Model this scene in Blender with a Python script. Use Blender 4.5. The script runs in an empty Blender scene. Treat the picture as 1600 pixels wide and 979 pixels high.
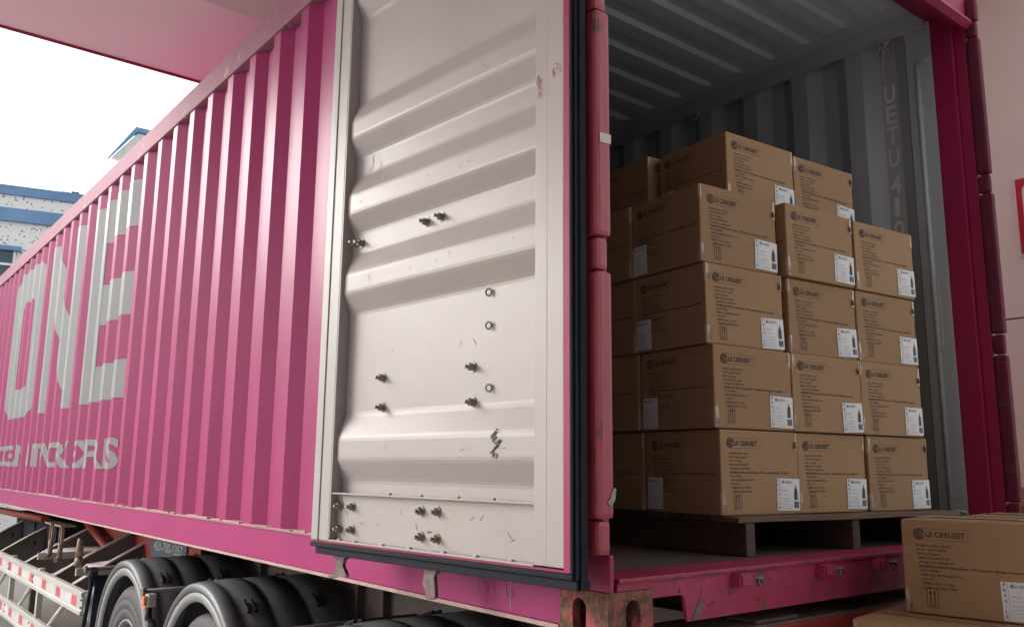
import bpy, bmesh, math, random
from mathutils import Vector, Matrix
rnd = random.Random(7)
PI = math.pi
S = bpy.context.scene
COL = S.collection

# ------------------------------------------------------------------ camera
cam_d = bpy.data.cameras.new('camera'); cam = bpy.data.objects.new('camera', cam_d); COL.objects.link(cam)
_right = Vector((0.78019348, -0.62546082, 0.0098436)); _fwd = Vector((0.61436532, 0.76912421, 0.17607724)); _up = Vector((-0.11770037, -0.13132675, 0.98432714))
m = Matrix((( _right.x, _up.x, -_fwd.x, -1.601), (_right.y, _up.y, -_fwd.y, -1.608), (_right.z, _up.z, -_fwd.z, 0.426), (0, 0, 0, 1)))
cam.matrix_world = m
cam_d.sensor_width = 36; cam_d.lens = 36 * 1348.869 / 1600; cam_d.clip_start = 0.05; cam_d.clip_end = 2000
S.camera = cam

# ------------------------------------------------------------------ sky, sun, exposure
SUN_DIR = Vector((-0.58, 0.70, 0.42)).normalized()        # towards the sun
el = math.asin(SUN_DIR.z); az = math.atan2(SUN_DIR.x, SUN_DIR.y)
w = bpy.data.worlds.new('World'); S.world = w; w.use_nodes = True
nt = w.node_tree; nt.nodes.clear()
sky = nt.nodes.new('ShaderNodeTexSky'); sky.sky_type = 'NISHITA'; sky.sun_disc = False
sky.sun_elevation = el; sky.sun_rotation = az; sky.dust_density = 3.0; sky.air_density = 1.6; sky.ozone_density = 1.0
hs = nt.nodes.new('ShaderNodeHueSaturation'); hs.inputs['Saturation'].default_value = 0.18
bg = nt.nodes.new('ShaderNodeBackground'); bg.inputs['Strength'].default_value = 0.15
wo = nt.nodes.new('ShaderNodeOutputWorld')
nt.links.new(sky.outputs[0], hs.inputs['Color']); nt.links.new(hs.outputs[0], bg.inputs[0]); nt.links.new(bg.outputs[0], wo.inputs[0])
sd = bpy.data.lights.new('sun', 'SUN'); sd.energy = 0.7; sd.angle = math.radians(40); sd.color = (1.0, 0.96, 0.92)
so = bpy.data.objects.new('sun', sd); COL.objects.link(so); so.rotation_euler = (-SUN_DIR).to_track_quat('-Z', 'Y').to_euler(); so.location = (-20, 6, 15)
S.view_settings.view_transform = 'Standard'; S.view_settings.look = 'None'; S.view_settings.gamma = 1; S.view_settings.use_curve_mapping = False
S.view_settings.exposure = 1.22
S.render.engine = 'CYCLES'
S.cycles.max_bounces = 8; S.cycles.diffuse_bounces = 6

# ------------------------------------------------------------------ materials
def mat(name, col, rough=0.5, col2=None, nscale=3.0, namt=0.5, bump=0.0, bscale=40, metal=0.0, spec=0.5, spots=None, spot_col=None, spot_scale=12, spot_thr=0.62, stretch=(1, 1, 1), rvar=0.12):
    M = bpy.data.materials.new(name); M.use_nodes = True; n = M.node_tree; b = n.nodes['Principled BSDF']; L = n.links
    tc = n.nodes.new('ShaderNodeTexCoord'); mp = n.nodes.new('ShaderNodeMapping'); L.new(tc.outputs['Object'], mp.inputs[0]); mp.inputs['Scale'].default_value = stretch
    b.inputs['Metallic'].default_value = metal; b.inputs['Specular IOR Level'].default_value = spec
    if col2 is None: col2 = tuple(c * 0.82 for c in col)
    nz = n.nodes.new('ShaderNodeTexNoise'); nz.inputs['Scale'].default_value = nscale; nz.inputs['Detail'].default_value = 8; nz.inputs['Roughness'].default_value = 0.62
    L.new(mp.outputs[0], nz.inputs['Vector'])
    cr = n.nodes.new('ShaderNodeValToRGB'); e = cr.color_ramp.elements
    e[0].position = 0.5 - 0.5 * namt * 0.5; e[0].color = (*col2, 1); e[1].position = 0.5 + 0.5 * namt * 0.5; e[1].color = (*col, 1)
    L.new(nz.outputs[0], cr.inputs[0]); out = cr.outputs[0]
    if spot_col:
        n2 = n.nodes.new('ShaderNodeTexNoise'); n2.inputs['Scale'].default_value = spot_scale; n2.inputs['Detail'].default_value = 10; n2.inputs['Roughness'].default_value = 0.7
        L.new(mp.outputs[0], n2.inputs['Vector'])
        r2 = n.nodes.new('ShaderNodeValToRGB'); r2.color_ramp.elements[0].position = spot_thr; r2.color_ramp.elements[1].position = spot_thr + 0.04
        L.new(n2.outputs[0], r2.inputs[0])
        mx = n.nodes.new('ShaderNodeMixRGB'); L.new(r2.outputs[0], mx.inputs[0]); L.new(out, mx.inputs[1]); mx.inputs[2].default_value = (*spot_col, 1); out = mx.outputs[0]
    L.new(out, b.inputs['Base Color'])
    mr = n.nodes.new('ShaderNodeMapRange'); mr.inputs['To Min'].default_value = max(0.02, rough - rvar); mr.inputs['To Max'].default_value = min(1, rough + rvar)
    L.new(nz.outputs[0], mr.inputs[0]); L.new(mr.outputs[0], b.inputs['Roughness'])
    if bump:
        n3 = n.nodes.new('ShaderNodeTexNoise'); n3.inputs['Scale'].default_value = bscale; n3.inputs['Detail'].default_value = 6; L.new(mp.outputs[0], n3.inputs['Vector'])
        bp = n.nodes.new('ShaderNodeBump'); bp.inputs['Strength'].default_value = bump; bp.inputs['Distance'].default_value = 0.01; L.new(n3.outputs[0], bp.inputs['Height']); L.new(bp.outputs[0], b.inputs['Normal'])
    return M
MG = (0.56, 0.022, 0.155)
M = dict(
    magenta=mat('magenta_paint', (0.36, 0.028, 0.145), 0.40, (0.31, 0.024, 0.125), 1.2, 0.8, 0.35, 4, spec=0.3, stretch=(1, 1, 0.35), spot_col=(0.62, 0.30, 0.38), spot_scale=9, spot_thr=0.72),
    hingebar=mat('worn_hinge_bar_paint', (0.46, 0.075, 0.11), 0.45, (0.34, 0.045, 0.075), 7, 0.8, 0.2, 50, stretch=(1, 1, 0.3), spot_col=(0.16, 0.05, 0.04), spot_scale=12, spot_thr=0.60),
    magenta_worn=mat('worn_magenta_paint', (0.40, 0.028, 0.095), 0.5, (0.28, 0.02, 0.068), 6, 0.8, 0.25, 60, spot_col=(0.14, 0.055, 0.04), spot_scale=13, spot_thr=0.575),
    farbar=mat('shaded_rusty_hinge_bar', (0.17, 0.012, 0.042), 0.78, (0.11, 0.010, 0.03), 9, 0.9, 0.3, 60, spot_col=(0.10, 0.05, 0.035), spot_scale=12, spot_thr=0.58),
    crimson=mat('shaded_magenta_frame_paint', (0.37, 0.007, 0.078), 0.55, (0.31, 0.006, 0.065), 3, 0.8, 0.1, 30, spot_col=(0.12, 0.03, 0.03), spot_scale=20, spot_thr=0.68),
    rust=mat('rusted_casting', (0.27, 0.12, 0.075), 0.8, (0.06, 0.025, 0.02), 24, 0.6, 0.9, 70, spot_col=(0.42, 0.07, 0.10), spot_scale=14, spot_thr=0.54),
    rustdark=mat('dark_rust', (0.16, 0.07, 0.05), 0.85, (0.05, 0.022, 0.02), 40, 0.9, 0.6, 90),
    lip=mat('dusty_pink_lip', (0.34, 0.13, 0.17), 0.6, (0.26, 0.14, 0.13), 14, 0.9, 0.3, 60),
    bead=mat('sealant_and_dust', (0.50, 0.36, 0.33), 0.7, (0.36, 0.24, 0.21), 20, 0.9, 0.3, 60),
    toprail=mat('dusty_top_rail', (0.36, 0.17, 0.22), 0.65, (0.29, 0.13, 0.17), 5, 0.9, 0.1, 30, spec=0.2, spot_col=(0.50, 0.40, 0.40), spot_scale=10, spot_thr=0.6),
    letter=mat('white_lettering', (0.29, 0.305, 0.305), 0.38, (0.245, 0.26, 0.26), 3, 0.8, 0.05, 30, stretch=(1, 1, 0.4)),
    doorwhite=mat('door_off_white_paint', (0.44, 0.395, 0.395), 0.42, (0.38, 0.34, 0.34), 1.6, 0.9, 0.08, 14, spot_col=(0.43, 0.37, 0.34), spot_scale=3.4, spot_thr=0.60),
    doorframe=mat('door_frame_worn_white', (0.46, 0.44, 0.43), 0.42, (0.34, 0.33, 0.31), 2.5, 0.9, 0.12, 40, stretch=(1, 1, 0.25), spot_col=(0.30, 0.30, 0.28), spot_scale=16, spot_thr=0.69),
    scuff=mat('scuff_marks', (0.10, 0.08, 0.09), 0.7),
    redscuff=mat('red_scuff_marks', (0.42, 0.06, 0.10), 0.7),
    rubber=mat('black_rubber', (0.014, 0.018, 0.032), 0.75, (0.010, 0.012, 0.020), 8, 0.8, 0.15, 60, spec=0.25),
    steel=mat('bolt_steel', (0.36, 0.34, 0.32), 0.45, (0.22, 0.20, 0.18), 60, 0.9, 0.3, 90, metal=0.5),
    bronze=mat('cam_steel', (0.20, 0.15, 0.145), 0.5, (0.12, 0.08, 0.07), 30, 0.9, 0.3, 90, metal=0.4),
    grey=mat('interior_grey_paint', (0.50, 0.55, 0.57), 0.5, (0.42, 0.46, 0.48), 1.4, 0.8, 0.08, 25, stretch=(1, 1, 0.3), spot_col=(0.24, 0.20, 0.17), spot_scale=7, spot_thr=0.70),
    greyshade=mat('shade_darkened_lining_paint', (0.20, 0.20, 0.20), 0.6, (0.13, 0.13, 0.13), 2, 0.8, 0.1, 25),  # left lining darkened so it bounces less light onto the cartons
    roofgrey=mat('ceiling_grey_paint', (0.58, 0.64, 0.67), 0.45, (0.48, 0.54, 0.57), 2, 0.8, 0.1, 25),
    numeral=mat('interior_white_numerals', (0.85, 0.85, 0.83), 0.5),
    plywood=mat('dirty_plywood_floor', (0.13, 0.085, 0.07), 0.7, (0.06, 0.04, 0.035), 6, 0.9, 0.3, 50, stretch=(4, 0.5, 1)),
    wood=mat('pallet_wood', (0.17, 0.10, 0.068), 0.75, (0.065, 0.037, 0.027), 9, 0.8, 0.5, 60, stretch=(1, 6, 14), spot_col=(0.04, 0.03, 0.03), spot_scale=5, spot_thr=0.66),
    woodx=mat('pallet_deck_wood', (0.24, 0.145, 0.095), 0.75, (0.08, 0.047, 0.032), 9, 0.8, 0.5, 60, stretch=(1, 14, 14), spot_col=(0.05, 0.035, 0.03), spot_scale=5, spot_thr=0.66),
    card=mat('kraft_cardboard', (0.365, 0.222, 0.118), 0.78, (0.32, 0.192, 0.100), 5, 0.9, 0.06, 120, spec=0.3, stretch=(1, 1, 0.6)),
    ink=mat('dark_carton_ink', (0.055, 0.035, 0.032), 0.7),
    paper=mat('white_label_paper', (0.74, 0.73, 0.74), 0.45),
    black=mat('black_print', (0.015, 0.015, 0.018), 0.5),
    greyprint=mat('grey_print', (0.17, 0.17, 0.18), 0.6),
    tape=mat('clear_packing_tape', (0.42, 0.29, 0.185), 0.16, (0.36, 0.24, 0.15), 20, 0.9, 0.35, 60, spec=0.8),
    chassis=mat('chassis_brown_grey', (0.12, 0.09, 0.085), 0.6, (0.075, 0.055, 0.05), 4, 0.8, 0.2, 30, spot_col=(0.19, 0.13, 0.10), spot_scale=6, spot_thr=0.64),
    chassisred=mat('chassis_red_paint', (0.40, 0.05, 0.035), 0.5, (0.26, 0.035, 0.03), 4, 0.8, 0.15, 30, spot_col=(0.12, 0.05, 0.04), spot_scale=12, spot_thr=0.66),
    dirtyledge=mat('dusty_ledge', (0.20, 0.14, 0.13), 0.8, (0.11, 0.07, 0.06), 8, 0.9, 0.3, 60),
    mudguard=mat('mudguard_plastic', (0.14, 0.147, 0.15), 0.45, (0.10, 0.107, 0.112), 6, 0.9, 0.18, 60, spot_col=(0.16, 0.145, 0.13), spot_scale=5, spot_thr=0.66),
    mudrim=mat('mudguard_rim_strip', (0.27, 0.28, 0.28), 0.5, (0.19, 0.20, 0.20), 8, 0.9, 0.1, 40),
    tyre=mat('tyre_rubber', (0.075, 0.075, 0.08), 0.7, (0.045, 0.045, 0.048), 10, 0.9, 0.3, 80),
    rim=mat('wheel_steel', (0.20, 0.205, 0.21), 0.55, (0.12, 0.12, 0.12), 8, 0.9, 0.2, 40, metal=0.3),
    alu=mat('guard_rail_aluminium', (0.62, 0.61, 0.57), 0.38, (0.50, 0.49, 0.45), 3, 0.9, 0.05, 30, stretch=(1, 0.4, 1), metal=0.25),
    reflred=mat('red_reflective_tape', (0.62, 0.10, 0.12), 0.3),
    reflwhite=mat('white_reflective_tape', (0.70, 0.68, 0.66), 0.3),
    armgrey=mat('outrigger_grey', (0.16, 0.145, 0.13), 0.55, (0.11, 0.10, 0.09), 5, 0.9, 0.1, 30),
    armedge=mat('outrigger_pale_edge', (0.50, 0.47, 0.42), 0.5),  # paler than the outrigger plates
    tank=mat('air_tank_paint', (0.42, 0.52, 0.54), 0.35, (0.34, 0.42, 0.45), 5),
    blueplate=mat('blue_plate', (0.06, 0.13, 0.22), 0.5, (0.09, 0.13, 0.17), 10, 0.9),
    platetext=mat('plate_text', (0.62, 0.58, 0.48), 0.5),
    amber=mat('amber_lens', (0.70, 0.22, 0.06), 0.2),
    lampgrey=mat('lamp_housing', (0.36, 0.34, 0.31), 0.5),
    ivory=mat('worn_ivory_metal', (0.36, 0.29, 0.23), 0.6, (0.20, 0.13, 0.09), 30),
    concrete=mat('concrete_ground', (0.44, 0.41, 0.39), 0.85, (0.36, 0.34, 0.32), 0.8, 0.9, 0.3, 20, spot_col=(0.22, 0.20, 0.19), spot_scale=1.5, spot_thr=0.62),
    pinkpaint=mat('pink_canopy_paint', (0.93, 0.81, 0.83), 0.8, (0.90, 0.77, 0.79), 0.5, 0.9, 0.15, 3),
    wallpaint=mat('cream_pink_wall_paint', (0.90, 0.80, 0.74), 0.85, (0.86, 0.75, 0.69), 0.6, 0.9, 0.1, 5),
    blueband=mat('blue_band_paint', (0.16, 0.30, 0.50), 0.6, (0.10, 0.22, 0.40), 1.2, 0.9, 0.2, 8, spot_col=(0.55, 0.60, 0.62), spot_scale=1.6, spot_thr=0.70),
    glass=mat('dark_window_glass', (0.03, 0.07, 0.09), 0.08, (0.025, 0.05, 0.065), 2),
    signred=mat('sign_red', (0.62, 0.02, 0.04), 0.4), signwhite=mat('sign_white', (0.80, 0.78, 0.80), 0.4),
    rope=mat('white_rope', (0.62, 0.60, 0.55), 0.85),
    plank=mat('pale_timber', (0.62, 0.44, 0.27), 0.75, (0.50, 0.34, 0.2), 6, 0.9, 0.2, 40, stretch=(1, 1, 6)),
    sticker=mat('peeling_sticker', (0.66, 0.60, 0.50), 0.5),
    blocker=mat('light_blocker_paint', (0.16, 0.14, 0.15), 0.8), blockerpanel=mat('blocker_panel_paint', (0.10, 0.11, 0.13), 0.6),
    roofside=mat('pale_roof_underside', (0.70, 0.70, 0.66), 0.7),
)
def vary(Mt, amt=0.10):
    n = Mt.node_tree; L = n.links; b = n.nodes['Principled BSDF']; src = b.inputs['Base Color'].links[0].from_socket
    oi = n.nodes.new('ShaderNodeObjectInfo'); mr = n.nodes.new('ShaderNodeMapRange'); mr.inputs['To Min'].default_value = 1 - amt; mr.inputs['To Max'].default_value = 1 + amt; L.new(oi.outputs['Random'], mr.inputs[0])
    h = n.nodes.new('ShaderNodeHueSaturation'); L.new(mr.outputs[0], h.inputs['Value']); L.new(src, h.inputs['Color']); L.new(h.outputs[0], b.inputs['Base Color'])
vary(M['card'], 0.09); vary(M['wood'], 0.15); vary(M['woodx'], 0.15)
def speckle():
    Mt = bpy.data.materials.new('speckled_tile'); Mt.use_nodes = True; n = Mt.node_tree; L = n.links; b = n.nodes['Principled BSDF']
    tc = n.nodes.new('ShaderNodeTexCoord'); v = n.nodes.new('ShaderNodeTexVoronoi'); v.inputs['Scale'].default_value = 13; L.new(tc.outputs['Object'], v.inputs['Vector'])
    r = n.nodes.new('ShaderNodeValToRGB'); r.color_ramp.elements[0].position = 0.2; r.color_ramp.elements[0].color = (0.05, 0.07, 0.09, 1); r.color_ramp.elements[1].position = 0.25; r.color_ramp.elements[1].color = (0.74, 0.76, 0.74, 1)
    L.new(v.outputs['Distance'], r.inputs[0]); L.new(r.outputs[0], b.inputs['Base Color']); b.inputs['Roughness'].default_value = 0.5
    return Mt
M['tile'] = speckle()

# ------------------------------------------------------------------ mesh helpers
def vs(bm, pts): return [bm.verts.new(p) for p in pts]
def box(bm, a, b, mi=0, bev=0.0):
    (x0, y0, z0), (x1, y1, z1) = a, b
    v = vs(bm, [(x0, y0, z0), (x1, y0, z0), (x1, y1, z0), (x0, y1, z0), (x0, y0, z1), (x1, y0, z1), (x1, y1, z1), (x0, y1, z1)])
    fs = [bm.faces.new([v[i] for i in f]) for f in ((0, 3, 2, 1), (4, 5, 6, 7), (0, 1, 5, 4), (1, 2, 6, 5), (2, 3, 7, 6), (3, 0, 4, 7))]
    for f in fs: f.material_index = mi
    if bev:
        es = set(e for f in fs for e in f.edges)
        r = bmesh.ops.bevel(bm, geom=list(es), offset=bev, segments=2, affect='EDGES', profile=0.6)
        for f in r['faces']: f.material_index = mi
    return v
def prism(bm, poly, axis, a0, a1, mi=0):
    """poly: list of 2D points; axis 'x','y','z' extrusion between a0,a1"""
    def P(p, a):
        return {'x': (a, p[0], p[1]), 'y': (p[0], a, p[1]), 'z': (p[0], p[1], a)}[axis]
    A = vs(bm, [P(p, a0) for p in poly]); B = vs(bm, [P(p, a1) for p in poly]); n = len(poly); fs = []
    for i in range(n): fs.append(bm.faces.new([A[i], A[(i + 1) % n], B[(i + 1) % n], B[i]]))
    fs.append(bm.faces.new(A[::-1])); fs.append(bm.faces.new(B))
    for f in fs: f.material_index = mi
    return A + B
def tube(bm, pts, r, seg=8, mi=0, cap=True):
    pts = [Vector(p) for p in pts]; rings = []
    for i, p in enumerate(pts):
        t = (pts[min(i + 1, len(pts) - 1)] - pts[max(i - 1, 0)]).normalized()
        ref = Vector((0, 0, 1)) if abs(t.z) < 0.9 else Vector((1, 0, 0))
        u = t.cross(ref).normalized(); v = t.cross(u)
        rr = r[i] if isinstance(r, (list, tuple)) else r
        rings.append([bm.verts.new(p + u * rr * math.cos(2 * PI * k / seg) + v * rr * math.sin(2 * PI * k / seg)) for k in range(seg)])
    for a, b in zip(rings, rings[1:]):
        for k in range(seg):
            f = bm.faces.new([a[k], a[(k + 1) % seg], b[(k + 1) % seg], b[k]]); f.material_index = mi; f.smooth = True
    if cap:
        bm.faces.new(rings[0][::-1]).material_index = mi; bm.faces.new(rings[-1]).material_index = mi
def lathe(bm, prof, seg, M4, mi=0, a0=0, a1=2 * PI, smooth=True):
    """prof: (r, h) points, axis local z, M4 transform"""
    full = abs(a1 - a0 - 2 * PI) < 1e-6; n = seg if full else seg + 1; rings = []
    for k in range(n):
        a = a0 + (a1 - a0) * k / seg
        rings.append([bm.verts.new(M4 @ Vector((r * math.cos(a), r * math.sin(a), h))) for r, h in prof])
    for k in range(seg):
        A = rings[k]; B = rings[(k + 1) % n]
        for i in range(len(prof) - 1):
            f = bm.faces.new([A[i], B[i], B[i + 1], A[i + 1]]); f.material_index = mi; f.smooth = smooth
def obj(name, bm, mats, parent=None, smooth_angle=None, off=None):
    bmesh.ops.remove_doubles(bm, verts=bm.verts, dist=1e-6)
    bmesh.ops.recalc_face_normals(bm, faces=bm.faces)
    if off is not None: bmesh.ops.translate(bm, vec=-Vector(off), verts=bm.verts)
    me = bpy.data.meshes.new(name); bm.to_mesh(me); bm.free()
    o = bpy.data.objects.new(name, me); COL.objects.link(o)
    for x in (mats if isinstance(mats, (list, tuple)) else [mats]): me.materials.append(M[x] if isinstance(x, str) else x)
    if parent: o.parent = parent
    return o
def empty(name, label, cat, loc=(0, 0, 0), rz=0, group=None):
    o = bpy.data.objects.new(name, None); COL.objects.link(o); o.location = loc; o.rotation_euler = (0, 0, rz); o.empty_display_size = 0.1
    o['label'] = label; o['category'] = cat
    if group: o['group'] = group
    return o
def tag(o, label, cat, group=None):
    o['label'] = label; o['category'] = cat
    if group: o['group'] = group
    return o
def NB(): return bmesh.new()
def text2d(s, h=1.0, width=None, bold=0.0, res=3, align='LEFT'):
    """2D verts/faces of a line of writing, cap height h, starting at 0,0"""
    c = bpy.data.curves.new('t', 'FONT'); c.body = s; c.size = 1.0; c.resolution_u = res; c.fill_mode = 'FRONT'; c.offset = bold
    o = bpy.data.objects.new('t', c); COL.objects.link(o)
    dg = bpy.context.evaluated_depsgraph_get(); e = o.evaluated_get(dg); me = e.to_mesh()
    V = [(v.co.x, v.co.y) for v in me.vertices]; F = [tuple(p.vertices) for p in me.polygons]
    e.to_mesh_clear(); bpy.data.objects.remove(o); bpy.data.curves.remove(c)
    if not V: return [], [], 0
    x0 = min(v[0] for v in V); x1 = max(v[0] for v in V); cap = 0.70
    k = h / cap; kx = k if width is None else width / (x1 - x0)
    V = [((x - x0) * kx, y * k) for x, y in V]
    return V, F, (x1 - x0) * kx
def add2d(bm, V, F, fn, mi=0):
    vv = [bm.verts.new(fn(x, y)) for x, y in V]
    for f in F:
        try:
            q = bm.faces.new([vv[i] for i in f]); q.material_index = mi
        except ValueError: pass
def rect2d(x0, y0, x1, y1): return [(x0, y0), (x1, y0), (x1, y1), (x0, y1)], [(0, 1, 2, 3)]
def ring2d(cx, cy, r0, r1, n=24, a0=0, a1=2 * PI):
    V = []; F = []
    full = abs(a1 - a0 - 2 * PI) < 1e-6
    m_ = n if full else n + 1
    for k in range(m_):
        a = a0 + (a1 - a0) * k / n
        V += [(cx + r0 * math.cos(a), cy + r0 * math.sin(a)), (cx + r1 * math.cos(a), cy + r1 * math.sin(a))]
    for k in range(n):
        i = 2 * k; j = 2 * ((k + 1) % m_); F.append((i, i + 1, j + 1, j))
    return V, F
def outline2d(x0, y0, x1, y1, r, t, seg=6):
    """rounded rectangle outline of line width t"""
    def loop(d):
        P = []
        for cx, cy, s in ((x1 - r, y1 - r, 0), (x0 + r, y1 - r, 1), (x0 + r, y0 + r, 2), (x1 - r, y0 + r, 3)):
            for k in range(seg + 1):
                a = PI / 2 * (s + k / seg); P.append((cx + (r - d) * math.cos(a), cy + (r - d) * math.sin(a)))
        return P
    A = loop(0); B = loop(t); n = len(A); return A + B, [(i, (i + 1) % n, n + (i + 1) % n, n + i) for i in range(n)]

# ------------------------------------------------------------------ the setting
GZ = -1.31
bm = NB(); box(bm, (-80, -60, GZ - 0.3), (80, 140, GZ)); g = obj('ground', bm, 'concrete'); g['kind'] = 'structure'
bm = NB(); box(bm, (0.72, -2.6, GZ), (3.4, -0.10, -0.435), bev=0.02); g = obj('loading_dock', bm, 'concrete'); g['kind'] = 'structure'

# pink canopy over the rear of the container
cz = 3.5
can = empty('canopy', 'pink painted canopy roof jutting out above the container', 'canopy', (0, 0, cz))
bm = NB(); box(bm, (-10.5, 3.886, cz), (3.2, 5.157, cz + 0.75), bev=0.01); obj('edge_beam', bm, 'pinkpaint', can, off=(0, 0, cz))
bm = NB(); box(bm, (-10.5, -0.001, cz + 0.35), (4.45, 3.884, cz + 0.6)); box(bm, (-10.5, -4.39, cz + 0.35), (0.499, -0.002, cz + 0.6)); obj('ceiling_slab', bm, 'pinkpaint', can, off=(0, 0, cz))  # unseen rear part, extended to block light on the cartons' left sides
bm = NB(); tube(bm, [(-10.5, 5.140, cz - 0.006), (0, 5.144, cz - 0.009), (3.2, 5.14, cz - 0.006)], 0.012, 6); obj('drip_edge', bm, 'magenta_worn', can, off=(0, 0, cz))
for px, py in ((3.3, -3.0), (3.3, 4.5), (-10.4, 4.5)):
    if True:
        bm = NB(); box(bm, (px - 0.09, py - 0.15, GZ), (px + 0.3, py + 0.15, cz + 0.35)); obj('column', bm, 'wallpaint', can, off=(0, 0, cz))

# wall on the right with its notice board
wl = empty('wall', 'cream pink rendered wall behind the right side of the container', 'wall', (4.5, 0, GZ))
bm = NB(); box(bm, (4.5, -0.6, 1.436), (4.8, 14, 5.6)); obj('upper_render', bm, 'wallpaint', wl, off=(4.5, 0, GZ))
bm = NB(); box(bm, (4.5, -0.6, GZ), (4.8, 14, 1.424)); obj('lower_render', bm, 'wallpaint', wl, off=(4.5, 0, GZ))
bm = NB(); box(bm, (4.508, -0.59, 1.424), (4.8, 14, 1.436)); obj('render_joint', bm, 'dirtyledge', wl, off=(4.5, 0, GZ))
sg = empty('notice_board', 'red bordered white notice board fixed to the cream wall', 'sign', (4.49, 0.40, 2.1))
bm = NB(); box(bm, (4.475, 0.10, 1.83), (4.497, 0.632, 2.37), bev=0.006); obj('board', bm, 'signwhite', sg, off=(4.49, 0.4, 2.1))
bm = NB(); box(bm, (4.4725, 0.115, 1.845), (4.4745, 0.617, 2.355)); obj('red_field', bm, 'signred', sg, off=(4.49, 0.4, 2.1))
bm = NB()
V, F = outline2d(0, 0, 0.43, 0.44, 0.06, 0.06); add2d(bm, V, F, lambda x, y: (4.4715, 0.15 + x, 1.885 + y))
V, F = rect2d(0.055, 0.055, 0.375, 0.385); add2d(bm, V, F, lambda x, y: (4.4712, 0.15 + x, 1.885 + y)); obj('white_panel', bm, 'signwhite', sg, off=(4.49, 0.4, 2.1))
# pale timber pallet leaning on that wall
pl = empty('timber_crate', 'pale slatted timber crate standing by the foot of the cream wall', 'crate', (3.9, 1.0, GZ))
bm = NB(); box(bm, (3.62, 0.15, GZ), (4.30, 1.25, GZ + 0.12)); box(bm, (3.66, 0.19, GZ + 0.12), (4.26, 1.21, 0.25)); obj('crate_body', bm, 'plank', pl, off=(3.9, 1.0, GZ))
for k in range(8):
    bm = NB(); z = GZ + 0.2 + k * 0.19; box(bm, (3.63, 0.16, z), (3.658, 1.24, z + 0.13), bev=0.003); box(bm, (3.63, 0.13, z), (4.28, 0.158, z + 0.13), bev=0.003); obj('slat', bm, 'plank', pl, off=(3.9, 1.0, GZ))
bm = NB(); box(bm, (3.60, 0.12, 0.25), (4.31, 1.26, 0.28), bev=0.004); obj('lid', bm, 'plank', pl, off=(3.9, 1.0, GZ))

# unseen block added behind the viewer's left to cut the light from there
dp = empty('light_blocker', 'unseen grey block added behind the viewer on the left to shade the scene', 'building', (-9, -9, GZ))
bm = NB(); box(bm, (-24, -11, GZ), (0.5, -4.4, 3.84)); obj('wall', bm, 'blocker', dp, off=(-9, -9, GZ))
for x in (-20.5, -15.5, -10.5, -5.5):
    bm = NB(); box(bm, (x - 1.6, -4.398, GZ), (x + 1.6, -4.35, 2.6)); obj('blocker_panel', bm, 'blockerpanel', dp, off=(-9, -9, GZ))
# speckled building with blue bands on the left
BY = 20
bl = empty('building', 'white speckled tile building with blue bands behind the container', 'building', (-4, BY, GZ)); bo = (1, BY, GZ); bl.location = bo; bl.rotation_euler = (0, 0, -0.22)
bm = NB()
box(bm, (-26, BY, GZ), (9, BY + 10, 6.329)); obj('tiled_wall', bm, 'tile', bl, off=bo)
bm = NB(); box(bm, (-26.1, BY - 0.06, 6.33), (9.1, BY + 10.1, 6.55), bev=0.01); obj('parapet_band', bm, 'blueband', bl, off=bo)
bm = NB(); box(bm, (-26.1, BY - 0.10, 5.72), (9.1, BY - 0.002, 6.02), bev=0.01); obj('ledge_band', bm, 'blueband', bl, off=bo)
bm = NB()
for k in range(30): 
    x0 = 2.0 + k * 0.2; box(bm, (x0, BY + 0.2, 6.551), (x0 + 0.17, BY + 0.6, 6.60 + 0.03 * (k % 3)))
obj('roof_tile_row', bm, 'dirtyledge', bl, off=bo)
for k in range(6):
    xr = 1.45 - k * 4.2
    bm = NB(); box(bm, (xr - 2.9, BY - 0.14, 5.05), (xr + 0.1, BY - 0.001, 5.15), bev=0.01); obj('window_hood', bm, 'blueband', bl, off=bo)
    bm = NB(); box(bm, (xr - 2.8, BY - 0.03, 3.4), (xr, BY - 0.002, 5.045)); wn = obj('window', bm, 'glass', bl, off=bo)
    bm = NB()
    for zz in (4.72, 4.1): box(bm, (xr - 2.8, BY - 0.05, zz), (xr, BY - 0.032, zz + 0.05))
    for xx in (xr - 2.8, xr - 1.4, xr - 0.05): box(bm, (xx, BY - 0.06, 3.4), (xx + 0.05, BY - 0.051, 5.04))
    obj('frame', bm, 'signwhite', wn)
    wn.children[0].data.transform(Matrix.Translation(-Vector(bo)))
# taller roof peeping over the container
r2 = empty('annex_building', 'pale building whose blue edged roof peeps above the container', 'building', (8, 36, GZ))
bm = NB(); box(bm, (8.6, 36.5, GZ), (16, 46, 12.9)); obj('wall', bm, 'roofside', r2, off=(8, 36, GZ))
bm = NB(); prism(bm, [(6.84, 13.18), (7.75, 14.42), (16, 14.42), (16, 12.9), (7.6, 13.05)], 'y', 36.0, 36.4); obj('roof', bm, 'roofside', r2, off=(8, 36, GZ))
bm = NB(); prism(bm, [(6.80, 13.19), (7.72, 14.46), (16, 14.46), (16, 14.66), (7.64, 14.66), (6.74, 13.21)], 'y', 35.9, 36.5); obj('roof_edge', bm, 'blueband', r2, off=(8, 36, GZ))

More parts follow.
